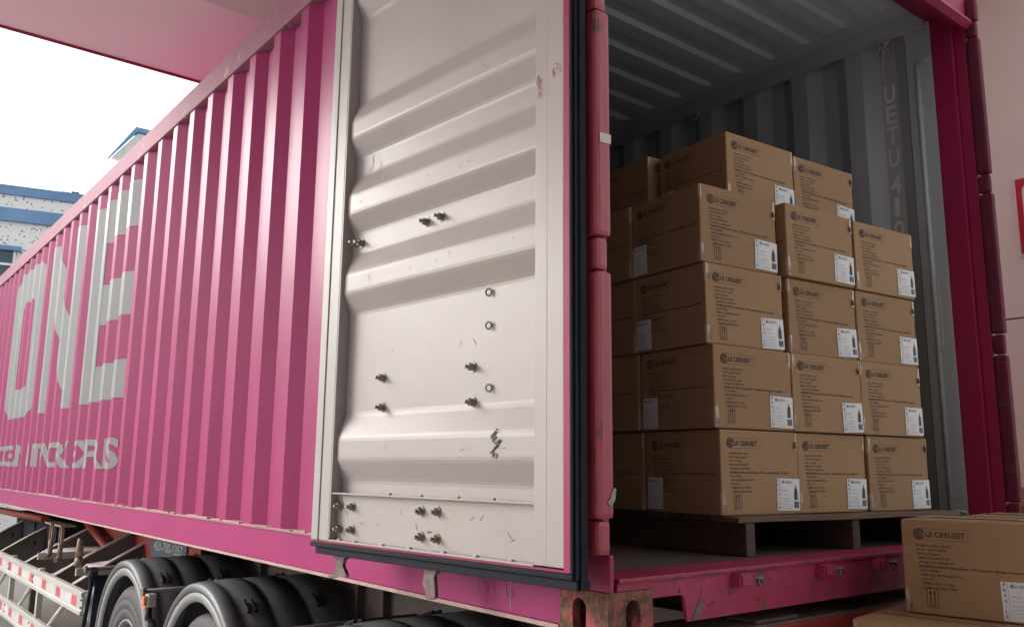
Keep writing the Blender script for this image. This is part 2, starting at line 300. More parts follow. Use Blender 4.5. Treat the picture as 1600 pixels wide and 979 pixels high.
# ------------------------------------------------------------------ the container
W = 2.438; H = 2.75; LEN = 12.192
ct = empty('shipping_container', 'long magenta shipping container with open rear doors on a trailer', 'container', (0, 0, 0))
PIT = 0.32
def prof(y, c0):
    """0 on the outer flat, 1 on the inner flat; c0 = centre of an outer flat"""
    t = ((y - c0) / PIT) % 1.0
    if t < 0.128 or t >= 0.872: return 0.0
    if t < 0.358: return (t - 0.128) / 0.23
    if t < 0.642: return 1.0
    return (0.872 - t) / 0.23
def breaks(c0, y0, y1):
    B = [y0, y1]
    k0 = int((y0 - c0) / PIT) - 2
    for k in range(k0, k0 + int((y1 - y0) / PIT) + 5):
        for f in (0.128, 0.358, 0.642, 0.872):
            y = c0 + (k + f) * PIT
            if y0 + 1e-4 < y < y1 - 1e-4: B.append(y)
    return sorted(B)
DEP = 0.045
CL = 2.03; CR = 0.40
def side_x(side, y, skin=0.0):
    c0 = CL if side < 0 else CR
    d = 0.010 + DEP * prof(y, c0)
    return (d + skin) if side < 0 else (W - d - skin)
def corr_wall(side, y0, y1, z0, z1, skin, mname, name, parent):
    bm = NB(); B = breaks(CL if side < 0 else CR, y0, y1)
    zz = [z0, z0 + (z1 - z0) * 0.33, z0 + (z1 - z0) * 0.66, z1]
    rows = [[bm.verts.new((side_x(side, y, skin), y, z)) for z in zz] for y in B]
    for a, b in zip(rows, rows[1:]):
        for k in range(3): bm.faces.new([a[k], b[k], b[k + 1], a[k + 1]])
    o = obj(name, bm, mname, parent); return o
for side in (-1, 1):
    corr_wall(side, 0.17 if side < 0 else 0.292, LEN - 0.15, 0.158, 2.60, 0.0, 'magenta', 'side_panel', ct)
    corr_wall(side, 0.17 if side < 0 else 0.292, LEN - 0.15, 0.150, 2.61, 0.003, 'greyshade' if side < 0 else 'grey', 'inner_lining', ct)
    X = (lambda x: x) if side < 0 else (lambda x: W - x)
    def bx(bm, a, b, **k):
        x0, x1 = sorted((X(a[0]), X(b[0]))); box(bm, (x0, a[1], a[2]), (x1, b[1], b[2]), **k)
    bm = NB(); bx(bm, (0.0, 0.18, 0.022), (0.006, LEN - 0.18, 0.150)); bx(bm, (-0.004, 0.18, 0.010), (0.05, LEN - 0.18, 0.021)); 
    obj('bottom_rail', bm, 'magenta', ct)
    bm = NB(); bx(bm, (-0.006, 0.18, 0.1505), (0.06, LEN - 0.18, 0.158), bev=0.002); obj('rail_lip', bm, 'lip', ct)
    bm = NB()   # uneven sealant bead where wall meets rail
    y = 0.2
    while y < LEN - 0.3:
        l = rnd.uniform(0.05, 0.4); xo = rnd.uniform(0.002, 0.012)
        bx(bm, (xo, y, 0.158), (0.05, min(y + l, LEN - 0.2), 0.158 + rnd.uniform(0.002, 0.008))); y += l + rnd.uniform(0, 0.05)
    bx(bm, (-0.0055, 0.18, 0.008), (-0.0045, LEN - 0.18, 0.020))
    obj('sealant_bead', bm, 'bead', ct)
    bm = NB(); bx(bm, (0.0, 0.18, 2.602), (0.06, LEN - 0.18, H - 0.002), bev=0.008); tr = obj('top_rail', bm, 'toprail', ct)
    bm = NB(); bx(bm, (0.0605, 0.18, 2.555), (0.085, LEN - 0.18, 2.66)); obj('inner_top_rail', bm, 'grey', ct)
# rear posts, hinges, castings
LUG = [(0.214, 0.301), (0.937, 1.028), (1.673, 1.762), (2.43, 2.51)]
for side in (-1, 1):
    X = (lambda x: x) if side < 0 else (lambda x: W - x)
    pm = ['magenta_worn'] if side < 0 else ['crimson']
    def bx(bm, a, b, **k):
        x0, x1 = sorted((X(a[0]), X(b[0]))); box(bm, (x0, a[1], a[2]), (x1, b[1], b[2]), **k)
    bm = NB(); bx(bm, (0.0, 0.018, 0.119), (0.026, 0.068, 2.63), bev=0.004); bx(bm, (0.002, 0.069, 0.119), (0.049, 0.166, 2.63), bev=0.003)
    post = obj('corner_post', bm, pm, ct)
    bm = NB(); bx(bm, (0.004, 0.1665, 0.151), (0.050, 0.292, 2.66), bev=0.003)
    obj('post_flange', bm, 'grey', ct)
    bm = NB(); tube(bm, [(X(0.054), 0.238, 0.26), (X(0.054), 0.238, 2.38)], 0.011, 10); tube(bm, [(X(0.054), 0.238, 2.38), (X(0.054), 0.172, 2.39)], 0.006, 8); tube(bm, [(X(0.054), 0.238, 0.262), (X(0.054), 0.172, 0.256)], 0.006, 8)
    obj('lashing_bar', bm, 'grey', post)
    zs = [0.119] + [z for l in LUG for z in l] + [2.63]
    for i in range(0, len(zs) - 1):
        a, b = zs[i] + 0.0015, zs[i + 1] - 0.0015
        lug = (i % 2 == 1)
        x0, x1 = (-0.066, -0.012) if not lug else (-0.062, -0.020)
        if i == 0: x0, x1 = -0.006, 0.010
        if side > 0: x0, x1 = (-0.010, 0.03) if not lug else (-0.006, 0.026)
        bm = NB(); bx(bm, (x0, -0.014 if i == 0 else -0.040 if not lug else -0.034, a), (x1, 0.016, b), bev=0.013 if i else 0.006)
        if side > 0 and lug: pass
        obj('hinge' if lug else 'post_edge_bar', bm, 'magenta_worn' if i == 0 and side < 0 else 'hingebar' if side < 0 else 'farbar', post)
    for z0 in (0.0, H - 0.118):
        bm = NB()
        # casting shell with oval apertures cut as polygons
        def face_with_hole(org, U, V_, w_, h_, cu, cv, ru, rv, nrm, depth=0.028):
            n = 24; org = Vector(org); U = Vector(U); V_ = Vector(V_); nrm = Vector(nrm)
            oval = []
            for k in range(n):
                a = 2 * PI * k / n; cx = math.cos(a); sy = math.sin(a)
                oval.append((cu + ru * cx, cv + (rv - ru) * (1 if sy > 0 else -1) * (1 if abs(sy) > 1e-6 else 0) + ru * sy))
            outer = []
            for k in range(n):
                a = 2 * PI * k / n; dx, dy = math.cos(a), math.sin(a)
                tx = ((w_ - cu) if dx > 0 else cu) / max(abs(dx), 1e-6); ty = ((h_ - cv) if dy > 0 else cv) / max(abs(dy), 1e-6); t = min(tx, ty)
                outer.append((cu + dx * t, cv + dy * t))
            corners = [(w_, h_), (0, h_), (0, 0), (w_, 0)]
            for c in corners:
                k = min(range(n), key=lambda i: (outer[i][0] - c[0]) ** 2 + (outer[i][1] - c[1]) ** 2); outer[k] = c
            A = [bm.verts.new(org + U * p[0] + V_ * p[1]) for p in outer]; B = [bm.verts.new(org + U * p[0] + V_ * p[1]) for p in oval]; C = [bm.verts.new(org + U * p[0] + V_ * p[1] - nrm * depth) for p in oval]
            for k in range(n):
                j = (k + 1) % n; bm.faces.new([A[k], A[j], B[j], B[k]]); bm.faces.new([B[k], B[j], C[j], C[k]])
        x = X(0); sx = 1 if side < 0 else -1
        face_with_hole((x - 0.003 * sx, -0.003, z0), (0, 1, 0), (0, 0, 1), 0.181, 0.118, 0.105, 0.054, 0.026, 0.043, (-sx, 0, 0))
        face_with_hole((x - 0.003 * sx, -0.003, z0), (sx, 0, 0), (0, 0, 1), 0.165, 0.118, 0.090, 0.054, 0.026, 0.043, (0, -1, 0))
        v = vs(bm, [(x - 0.003 * sx, -0.003, z0 + 0.118), (x + 0.162 * sx, -0.003, z0 + 0.118), (x + 0.162 * sx, 0.178, z0 + 0.118), (x - 0.003 * sx, 0.178, z0 + 0.118)]); bm.faces.new(v)
        v = vs(bm, [(x - 0.003 * sx, -0.003, z0), (x + 0.162 * sx, -0.003, z0), (x + 0.162 * sx, 0.178, z0), (x - 0.003 * sx, 0.178, z0)]); bm.faces.new(v)
        v = vs(bm, [(x + 0.162 * sx, -0.003, z0), (x + 0.162 * sx, 0.178, z0), (x + 0.162 * sx, 0.178, z0 + 0.118), (x + 0.162 * sx, -0.003, z0 + 0.118)]); bm.faces.new(v)
        v = vs(bm, [(x + 0.162 * sx, 0.178, z0), (x - 0.003 * sx, 0.178, z0), (x - 0.003 * sx, 0.178, z0 + 0.118), (x + 0.162 * sx, 0.178, z0 + 0.118)]); bm.faces.new(v)
        bmesh.ops.remove_doubles(bm, verts=bm.verts, dist=1e-4)
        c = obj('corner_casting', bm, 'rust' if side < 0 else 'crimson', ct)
    # front corners
    bm = NB(); bx(bm, (0.0, LEN - 0.178, 0.0), (0.162, LEN, 0.118), bev=0.006); bx(bm, (0.0, LEN - 0.16, 0.119), (0.12, LEN, H - 0.119), bev=0.006); bx(bm, (0.0, LEN - 0.178, H - 0.118), (0.162, LEN, H), bev=0.006); obj('front_post', bm, 'magenta', ct)
bm = NB(); box(bm, (0.12, LEN - 0.1, 0.12), (W - 0.12, LEN - 0.05, H - 0.02), bev=0.004); obj('front_panel', bm, 'grey', ct)
# floor
bm = NB()
for k in range(9):
    x0 = 0.066 + k * 0.2562; box(bm, (x0, 0.135, 0.112), (x0 + 0.254, LEN - 0.11, 0.149))
obj('floor', bm, 'plywood', ct)
bm = NB()
for k in range(36): box(bm, (0.06, 0.4 + k * 0.32, 0.02), (W - 0.06, 0.46 + k * 0.32, 0.108))
obj('floor_crossmembers', bm, 'chassis', ct)
# rear sill with forklift cut-outs
bm = NB()
sil = [(0.163, 0.094), (0.284, 0.094), (0.292, 0.086), (0.305, 0.022), (W - 0.305, 0.022), (W - 0.292, 0.086), (W - 0.284, 0.094), (W - 0.163, 0.094), (W - 0.163, 0.119), (W - 0.036, 0.119), (W - 0.036, 0.138), (0.036, 0.138), (0.036, 0.119), (0.163, 0.119)]
prism(bm, sil, 'y', 0.002, 0.012)
box(bm, (0.036, -0.006, 0.138), (W - 0.036, 0.134, 0.151), bev=0.003)
sl = obj('door_sill', bm, 'magenta_worn', ct)
bm = NB(); xx = 0.04; rq = random.Random(9)
while xx < W - 0.1:
    l = rq.uniform(0.01, 0.12); zz = rq.uniform(0.138, 0.143); t_ = rq.uniform(0.0015, 0.008)
    n_ = max(2, int(l / 0.012)); A_ = []; B_ = []
    for q in range(n_ + 1):
        u = xx + l * q / n_; A_.append(bm.verts.new((u, -0.0068, zz + rq.uniform(0, 0.002)))); B_.append(bm.verts.new((u, -0.0068, min(zz + t_ * math.sin(PI * (q + 0.5) / (n_ + 1)) + rq.uniform(0, 0.002), 0.1495))))
    for q in range(n_): bm.faces.new([A_[q], A_[q + 1], B_[q + 1], B_[q]])
    xx += l + rq.uniform(0.005, 0.10)
for q in range(26):
    u = rq.uniform(0.05, 1.6); zz = rq.uniform(0.03, 0.13); s_ = rq.uniform(0.002, 0.006)
    if u < 0.31 and zz < 0.1: continue
    bm.faces.new([bm.verts.new((u + s_ * rq.uniform(0.6, 1.2) * math.cos(a), 0.0012, zz + s_ * rq.uniform(0.6, 1.6) * math.sin(a))) for a in [2 * PI * k / 7 for k in range(7)]])
obj('rust_flecks', bm, 'rustdark', sl)
bm = NB(); v = vs(bm, [(0.318, 0.0005, 0.024), (0.352, 0.0005, 0.024), (0.372, 0.0005, 0.060), (0.360, 0.0005, 0.088), (0.350, 0.0005, 0.066)]); bm.faces.new(v); obj('rust_patch', bm, 'dirtyledge', sl)
for x in (0.536, 0.967, 1.302, 1.74):
    bm = NB(); pts = [(x - 0.035, 0.10), (x + 0.012, 0.10), (x + 0.028, 0.118), (x + 0.014, 0.136), (x - 0.03, 0.136), (x - 0.04, 0.12)]
    prism(bm, pts, 'y', -0.028, 0.002); box(bm, (x - 0.03, -0.034, 0.104), (x + 0.005, -0.0285, 0.131), bev=0.002)
    br = obj('lock_keeper', bm, 'magenta_worn', sl)
    bm = NB(); tube(bm, [(x + 0.02, -0.02, 0.118), (x + 0.048, -0.024, 0.120), (x + 0.064, -0.03, 0.115)], [0.007, 0.006, 0.01], 8); tube(bm, [(x + 0.05, -0.026, 0.114), (x + 0.050, -0.03, 0.096)], 0.006, 8); obj('latch_pin', bm, 'bronze', br)
# header
bm = NB(); prism(bm, [(0.0, 2.52), (0.02, 2.50), (0.065, 2.50), (0.075, 2.535), (0.19, 2.59), (0.19, H - 0.001), (0.0, H - 0.001)], 'x', 0.04, W - 0.04)
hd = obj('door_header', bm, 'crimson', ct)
bm = NB(); prism(bm, [(-0.03, 2.49), (0.0, 2.47), (0.022, 2.475), (0.022, 2.499), (-0.022, 2.512)], 'x', 0.045, W - 0.045); obj('drip_gasket', bm, 'crimson', hd)
# corrugated roof
bm = NB(); n = 55; RP = 0.2165
ys = []
y = 0.19
while y < LEN - 0.2:
    ys += [(y, 0), (y + 0.09, 0), (y + 0.105, 1), (y + 0.198, 1), (y + 0.2145, 0)]; y += RP
ys = [(a, b) for a, b in ys if a < LEN - 0.12]
xs = [0.004, 0.17, 0.235, W - 0.235, W - 0.17, W - 0.004]; xd = [0, 0, 1, 1, 0, 0]
rows = [[bm.verts.new((x, a, 2.645 - 0.024 * b * d)) for x, d in zip(xs, xd)] for a, b in ys]
for A, B in zip(rows, rows[1:]):
    for k in range(5): bm.faces.new([A[k], B[k], B[k + 1], A[k + 1]])
obj('roof_lining', bm, 'roofgrey', ct)
bm = NB(); box(bm, (0.061, 0.19, H - 0.04), (W - 0.061, LEN - 0.18, H - 0.02)); obj('roof', bm, 'magenta', ct)
# lashing rings
def torus_pts(c, r, ax='y', n=14, a0=0, a1=2 * PI):
    out = []
    for k in range(n + 1):
        a = a0 + (a1 - a0) * k / n
        out.append((c[0] + (r * math.cos(a) if ax == 'y' else 0), c[1] + (r * math.cos(a) if ax == 'x' else 0), c[2] + r * math.sin(a)))
    return out
for y in (0.385, 1.586, 2.9, 4.2, 5.5):
    for xx in (W - 0.088, 0.088):
        bm = NB(); tube(bm, torus_pts((xx, y, 2.552), 0.034, 'x', 14, PI, 2 * PI), 0.006, 8); tube(bm, [(xx, y - 0.034, 2.552), (xx, y - 0.036, 2.57)], 0.007, 8); tube(bm, [(xx, y + 0.034, 2.552), (xx, y + 0.036, 2.57)], 0.007, 8); obj('lashing_ring', bm, 'grey', ct)
# painted ONE lettering and line below, folded over the corrugation
def fold_letters(polys_vf, name):
    bm = NB()
    for V, F in polys_vf: add2d(bm, V, F, lambda y, z: (0, y, z))
    for yb in breaks(CL, 4.0, 10.5)[1:-1]:
        geom = list(bm.verts) + list(bm.edges) + list(bm.faces)
        bmesh.ops.bisect_plane(bm, geom=geom, plane_co=(0, yb, 0), plane_no=(0, 1, 0), dist=1e-6)
    for v in bm.verts: v.co.x = side_x(-1, v.co.y) - 0.0018
    return bm
def strip(pts): return pts, [tuple(range(len(pts)))]
P = []
z0, z1 = 0.885, 2.475
P.append(strip([(5.89, z0), (5.89, z1), (5.50, z1), (5.50, z0)]))
for a, b in ((0.885, 1.155), (1.475, 1.79), (2.125, z1)): P.append(strip([(5.498, a), (5.498, b), (4.67, b), (4.67, a)]))
P.append(strip([(7.56, z0), (7.56, z1), (7.24, z1), (7.24, z0)])); P.append(strip([(6.62, z0), (6.62, z1), (6.31, z1), (6.31, z0)]))
P.append(strip([(7.238, z1), (7.238, 1.83), (6.622, z0), (6.622, 1.55)]))
def rr(x0, x1, a, b, r, rev=False):
    q = []
    for cx, cy, s in ((x1 - r, b - r, 0), (x0 + r, b - r, 1), (x0 + r, a + r, 2), (x1 - r, a + r, 3)):
        for k in range(7): t = PI / 2 * (s + k / 6); q.append((cx + r * math.cos(t), cy + r * math.sin(t)))
    return q
A = rr(7.96, 9.38, z0, z1, 0.22); B = rr(8.36, 8.99, z0 + 0.30, z1 - 0.36, 0.04); n = len(A)
P.append((A + B, [(i, (i + 1) % n, n + (i + 1) % n, n + i) for i in range(n)]))
obj('painted_lettering', fold_letters(P, 'x'), 'letter', ct)
V, F, wd = text2d('OCEAN NETWORK EXPRESS', 0.20, 4.82, bold=0.034, res=3)
obj('painted_lettering', fold_letters([([(9.44 - x, 0.402 + y) for x, y in V], F)], 'x'), 'letter', ct)
# vertical number inside the right wall
bm = NB()
for ch, z in (('U', 2.25), ('E', 2.14), ('T', 2.03), ('U', 1.915), ('4', 1.775), ('1', 1.66), ('0', 1.545), ('2', 1.43), ('7', 1.315), ('8', 1.20)):
    V, F, wd = text2d(ch, 0.092, 0.026 if ch == '1' else 0.054, res=3, bold=0.024)
    add2d(bm, V, F, lambda x, y: (W - 0.010 - 0.003 - 0.002, 0.428 - x - (0.012 if ch == '1' else 0), z + y))
obj('stencilled_number', bm, 'numeral', ct)
# paint marks on the rail: hand drawn "15/1-6", stickers
def stroke(bm, pts, r, seg=5): tube(bm, pts, r, seg)

# ------------------------------------------------------------------ the open left door
ang = math.radians(5)
DD = Vector((-math.sin(ang), math.cos(ang), 0)); NN = Vector((-math.cos(ang), -math.sin(ang), 0)); DP = Vector((-0.12, 0, 0))
def T(s, o, z): return tuple(DP + DD * s + NN * o + Vector((0, 0, z)))     # s along the door, o towards the viewer
def dbox(bm, s0, s1, o0, o1, z0, z1, bev=0.0):
    v = [bm.verts.new(T(*p)) for p in ((s0, o0, z0), (s1, o0, z0), (s1, o1, z0), (s0, o1, z0), (s0, o0, z1), (s1, o0, z1), (s1, o1, z1), (s0, o1, z1))]
    fs = [bm.faces.new([v[i] for i in f]) for f in ((0, 3, 2, 1), (4, 5, 6, 7), (0, 1, 5, 4), (1, 2, 6, 5), (2, 3, 7, 6), (3, 0, 4, 7))]
    if bev: bmesh.ops.bevel(bm, geom=list(set(e for f in fs for e in f.edges)), offset=bev, segments=2, affect='EDGES', profile=0.6)
DT = 2.56
prf = [(0.335, -0.045), (0.380, -0.045), (0.447, -0.008), (0.520, -0.008), (0.600, -0.045), (0.953, -0.045), (1.019, -0.008), (1.087, -0.008), (1.165, -0.045), (1.243, -0.045), (1.306, -0.008), (1.378, -0.008), (1.450, -0.045), (1.525, -0.045), (1.596, -0.008), (1.663, -0.008), (1.735, -0.045), (2.07, -0.045), (2.14, -0.008), (2.21, -0.008), (2.28, -0.045), (2.40, -0.045)]
bm = NB()
sc = [(0.137, 0), (1.060, 0), (1.106, 1)]   # ribs run out against the frame at the free edge
svals = [0.137, 0.30, 0.55, 0.80, 1.066, 1.100]
def soften(pf, d=0.010):
    out = [pf[0]]
    for a, b, c in zip(pf, pf[1:], pf[2:]):
        A_, B_, C_ = Vector(a), Vector(b), Vector(c)
        u = (A_ - B_); v = (C_ - B_); du = min(d, u.length * 0.4); dv = min(d, v.length * 0.4)
        p = B_ + u.normalized() * du; q = B_ + v.normalized() * dv
        out += [tuple(p), tuple(p * 0.25 + B_ * 0.5 + q * 0.25), tuple(q)]
    return out + [pf[-1]]
prf = soften(prf, 0.010)
rows = []
for z, o in prf:
    row = []
    for i, s in enumerate(svals):
        oo = o
        if i == len(svals) - 1: oo = -0.045 + (o + 0.045) * 0.78
        row.append(bm.verts.new(T(s, oo, z)))
    rows.append(row)
for A, B in zip(rows, rows[1:]):
    for k in range(len(svals) - 1): bm.faces.new([A[k], A[k + 1], B[k + 1], B[k]])
A = [bm.verts.new(T(s, -0.052, z)) for s, z in ((0.137, 0.335), (1.10, 0.335), (1.10, 2.4), (0.137, 2.4))]; bm.faces.new(A)
door = obj('door', bm, 'doorwhite', ct); door['label'] = 'left door swung back flat along the side, off-white ribbed inner face'
# frame members
bm = NB(); dbox(bm, 1.106, 1.166, -0.05, 0.0, 0.180, DT, 0.003); dbox(bm, 1.1665, 1.208, -0.05, 0.004, 0.180, DT, 0.003); obj('free_edge_frame', bm, 'doorframe', door)
bm = NB(); dbox(bm, 1.1005, 1.1055, -0.05, -0.001, 0.19, DT); obj('frame_web', bm, 'doorframe', door)
bm = NB(); dbox(bm, 0.088, 0.1345, -0.05, 0.0, 0.184, DT, 0.002); dbox(bm, 0.0265, 0.087, -0.05, 0.002, 0.184, DT, 0.003); obj('hinge_edge_frame', bm, 'doorwhite', door)
bm = NB(); dbox(bm, 0.135, 1.100, -0.06, -0.030, 0.186, 0.334); dbox(bm, 0.135, 1.105, -0.03, -0.004, 0.3345, 0.3395); dbox(bm, 0.135, 1.105, -0.03, 0.0, 0.180, 0.186); obj('bottom_frame', bm, 'doorwhite', door)
bm = NB(); dbox(bm, 0.135, 1.100, -0.06, -0.004, 2.40, DT); obj('top_frame', bm, 'doorwhite', door)
bm = NB(); dbox(bm, 0.0065, 0.0262, -0.045, 0.002, 0.176, DT); dbox(bm, 0.010, 1.208, -0.054, -0.0545 + 0.05, 0.173, 0.1795); obj('painted_edge', bm, 'crimson', door)
bm = NB(); dbox(bm, 0.02, 1.2, -0.075, -0.061, 0.19, DT, 0.003); obj('outer_skin', bm, 'magenta', door)
# rubber gasket: two lips along bottom and hinge edge
bm = NB()
dbox(bm, -0.002, 1.212, -0.05, 0.004, 0.158, 0.1725, 0.003); dbox(bm, -0.012, 1.190, -0.055, -0.004, 0.134, 0.157, 0.004)
dbox(bm, -0.004, 0.0060, -0.03, 0.004, 0.173, DT, 0.003); dbox(bm, -0.0150, -0.0045, -0.030, -0.004, 0.158, DT, 0.003); dbox(bm, -0.024, -0.0155, -0.032, -0.012, 0.134, DT, 0.003)
obj('gasket', bm, 'rubber', door)
# bolts
def bolt(bm, s, o, z, r=0.013, l=0.028):
    c = Vector(T(s, o, z)); Mx = Matrix.Translation(c) @ Vector((0, 0, 1)).rotation_difference(NN).to_matrix().to_4x4()
    lathe(bm, [(0, 0.003), (r * 1.45, 0.003), (r * 1.45, 0), ], 14, Mx, smooth=False)
    lathe(bm, [(0, l * 0.62), (r * 0.85, l * 0.6), (r, l * 0.5), (r, 0.003)], 6, Mx, smooth=False)
    lathe(bm, [(0, l), (r * 0.42, l * 0.99), (r * 0.52, l * 0.9), (r * 0.52, l * 0.6)], 10, Mx, smooth=False)
for s, z in ((0.674, 1.206), (0.598, 1.208), (1.075, 1.209), (1.042, 1.203), (0.434, 0.717), (0.431, 0.614), (0.884, 0.715), (0.881, 0.618)):
    bm = NB(); bolt(bm, s, -0.0448, z, 0.0115, 0.034); obj('bolt', bm, 'steel', door)
for s, z in ((1.083, 0.296), (1.011, 0.295), (1.081, 0.22), (1.009, 0.221), (0.64, 0.296), (0.563, 0.297), (0.639, 0.221), (0.563, 0.22)):
    bm = NB(); bolt(bm, s, -0.0298, z, 0.0115, 0.028); obj('bolt', bm, 'steel', door)
for s, z in ((0.36, 0.929), (0.358, 0.831), (0.354, 0.65)):
    bm = NB(); c = [T(s + 0.0, -0.03 + 0.012 * math.cos(a), z + 0.013 * math.sin(a)) for a in [2 * PI * k / 14 for k in range(15)]]
    c = [T(s + 0.008 * math.cos(a), -0.036 + 0.004 * math.cos(a), z + 0.010 * math.sin(a)) for a in [2 * PI * k / 14 for k in range(15)]]
    tube(bm, c, 0.0032, 6); obj('eye_bolt', bm, 'steel', door)
# weld nubs on the bottom ledge
bm = NB()
for s in (0.22, 0.36, 0.5, 0.66, 0.8, 0.95, 1.04):
    x, y, z = T(s, -0.006, 0.187); box(bm, (x - 0.008, y - 0.008, z - 0.001), (x + 0.004, y + 0.009, z + 0.004), bev=0.001)
for s in (0.3, 0.45, 0.62, 0.78): 
    x, y, z = T(s, -0.012, 0.3395); box(bm, (x - 0.006, y - 0.005, z), (x + 0.004, y + 0.005, z + 0.006), bev=0.001)
obj('weld_nubs', bm, 'doorframe', door)
# scuffs on the door
def dmark(bm, pts, wd, o):
    for (s0, z0_), (s1, z1_) in zip(pts, pts[1:]):
        d = Vector((s1 - s0, z1_ - z0_)); 
        if d.length < 1e-6: continue
        nrm = Vector((-d.y, d.x)).normalized() * wd / 2
        q = [bm.verts.new(T(s0 + nrm.x, o, z0_ + nrm.y)), bm.verts.new(T(s0 - nrm.x, o, z0_ - nrm.y)), bm.verts.new(T(s1 - nrm.x * 0.5, o, z1_ - nrm.y * 0.5)), bm.verts.new(T(s1 + nrm.x * 0.5, o, z1_ + nrm.y * 0.5))]
        bm.faces.new(q)
bm = NB(); r_ = random.Random(3)
for k in range(15):
    t = k / 14; s = 0.285 + 0.012 * math.sin(9 * t); z = 0.452 + 0.062 * t
    dmark(bm, [(s + 0.018 * r_.random(), z), (s - 0.008 * r_.random(), z + r_.uniform(0.004, 0.02)), (s + 0.008 * r_.uniform(-1, 1), z + 0.012)], 0.006, -0.0068)
for s, z, L_ in ((1.02, 1.43, 0.05), (1.0, 1.46, 0.06), (0.95, 1.45, 0.03)): dmark(bm, [(s, z), (s - 0.01, z + L_ * 0.5), (s - 0.004, z + L_)], 0.003, -0.0438)
for k in range(34):
    s = r_.uniform(0.18, 1.05); z = r_.choice([0.24, 0.28, 0.41, 0.48, 0.8, 1.06, 1.34, 1.62]); o = -0.0288 if z < 0.33 else -0.0068 if z in (0.48, 1.06, 1.34, 1.62) else -0.0438
    if z == 0.41: continue
    dmark(bm, [(s, z), (s + r_.uniform(-0.02, 0.02), z + r_.uniform(-0.02, 0.02))], 0.002, o)
dmark(bm, [(0.61, 0.236), (0.585, 0.238)], 0.006, -0.0288)
obj('scuff_marks', bm, 'scuff', door)
bm = NB()
for k in range(26):
    s = r_.choice([r_.gauss(0.118, 0.006), r_.gauss(0.055, 0.012)]); z = 1.50 + 0.012 * (0.118 - s) * 10 + r_.gauss(0, 0.008) - (0.05 * r_.random() if s > 0.1 and k % 2 else 0)
    if s < 0.03 or s > 0.13 or 0.084 < s < 0.092: continue
    dmark(bm, [(s, z), (s + r_.uniform(-0.006, 0.006), z - r_.uniform(0.004, 0.016))], 0.0028, 0.0035)
obj('red_scrapes', bm, 'redscuff', door)
# cams hanging below the door at the lock rods
for s, kk in ((1.085, 0), (0.60, 1)):
    x, y, z = T(s, -0.045, 0.0)
    bm = NB(); w_ = 0.022
    pts = [(-0.030, 0.150), (0.030, 0.150), (0.018, 0.120), (0.012, 0.100), (0.026, 0.082), (0.034, 0.070), (0.022, 0.066), (-0.004, 0.062), (-0.040, 0.050), (-0.052, 0.058), (-0.030, 0.070), (-0.012, 0.086), (-0.010, 0.108), (-0.020, 0.122), (-0.034, 0.130)] if kk == 0 else [(-0.020, 0.150), (0.022, 0.150), (0.020, 0.125), (0.012, 0.112), (0.016, 0.098), (0.018, 0.070), (0.020, 0.052), (0.006, 0.044), (-0.014, 0.046), (-0.008, 0.060), (-0.016, 0.074), (-0.024, 0.088), (-0.016, 0.108)]
    A = [bm.verts.new((x - 0.010, y - p[0] * 1.7, p[1])) for p in pts]; B = [bm.verts.new((x + 0.002, y - p[0] * 1.7, p[1])) for p in pts]; n = len(pts)
    bm.faces.new(A); bm.faces.new(B[::-1])
    for i in range(n): bm.faces.new([A[i], B[i], B[(i + 1) % n], A[(i + 1) % n]])
    bmesh.ops.bevel(bm, geom=list(bm.edges), offset=0.003, segments=1, affect='EDGES')
    tube(bm, [(x + 0.012, y, 0.12), (x + 0.012, y, 0.19)], 0.014, 10)
    obj('lock_cam', bm, 'bronze', door)
    bm = NB(); tube(bm, [T(s, -0.095, 0.18), T(s, -0.095, 2.52)], 0.015, 10); obj('lock_rod', bm, 'steel', door)
# right door, folded back outside the right wall
bm = NB(); box(bm, (W + 0.002, 0.07, 0.17), (W + 0.032, 1.2, DT), bev=0.006); d2 = obj('door', bm, 'crimson', ct); d2['label'] = 'right door swung back flat along the far side, seen edge on'
bm = NB(); box(bm, (W + 0.001, 0.045, 0.155), (W + 0.024, 0.068, DT), bev=0.004); obj('gasket', bm, 'rubber', d2)
# writing on the rail and peeling stickers on the hinge bar
def rmark(bm, pts, wd=0.0026):
    for (y0, z0_), (y1, z1_) in zip(pts, pts[1:]):
        d = Vector((y1 - y0, z1_ - z0_)); nrm = Vector((-d.y, d.x)).normalized() * wd / 2
        bm.faces.new([bm.verts.new((-0.0012, y0 + nrm.x, z0_ + nrm.y)), bm.verts.new((-0.0012, y0 - nrm.x, z0_ - nrm.y)), bm.verts.new((-0.0012, y1 - nrm.x, z1_ - nrm.y)), bm.verts.new((-0.0012, y1 + nrm.x, z1_ + nrm.y))])
bm = NB(); yb = 0.545; zb = 0.062; h = 0.055
rmark(bm, [(yb, zb + 0.045), (yb - 0.004, zb + 0.012)])
rmark(bm, [(yb - 0.04, zb + h), (yb - 0.024, zb + h * 0.9), (yb - 0.022, zb + h * 0.6), (yb - 0.04, zb + h * 0.55), (yb - 0.05, zb + h * 0.3), (yb - 0.03, zb)])
rmark(bm, [(yb - 0.068, zb + h * 0.95), (yb - 0.045, zb)]); rmark(bm, [(yb - 0.062, zb + h * 0.7), (yb - 0.08, zb + h * 0.6), (yb - 0.078, zb)])
rmark(bm, [(yb - 0.088, zb + h * 0.45), (yb - 0.108, zb + h * 0.42)])
rmark(bm, [(yb - 0.128, zb + h), (yb - 0.135, zb + h * 0.5), (yb - 0.140, zb + h * 0.1), (yb - 0.160, zb), (yb - 0.172, zb + h * 0.2), (yb - 0.160, zb + h * 0.42), (yb - 0.142, zb + h * 0.3)])
obj('handwriting', bm, 'scuff', ct)
bm = NB(); rmark(bm, [(0.385, 0.118), (0.30, 0.116), (0.20, 0.113)], 0.006); obj('scratched_seam', bm, 'crimson', ct)
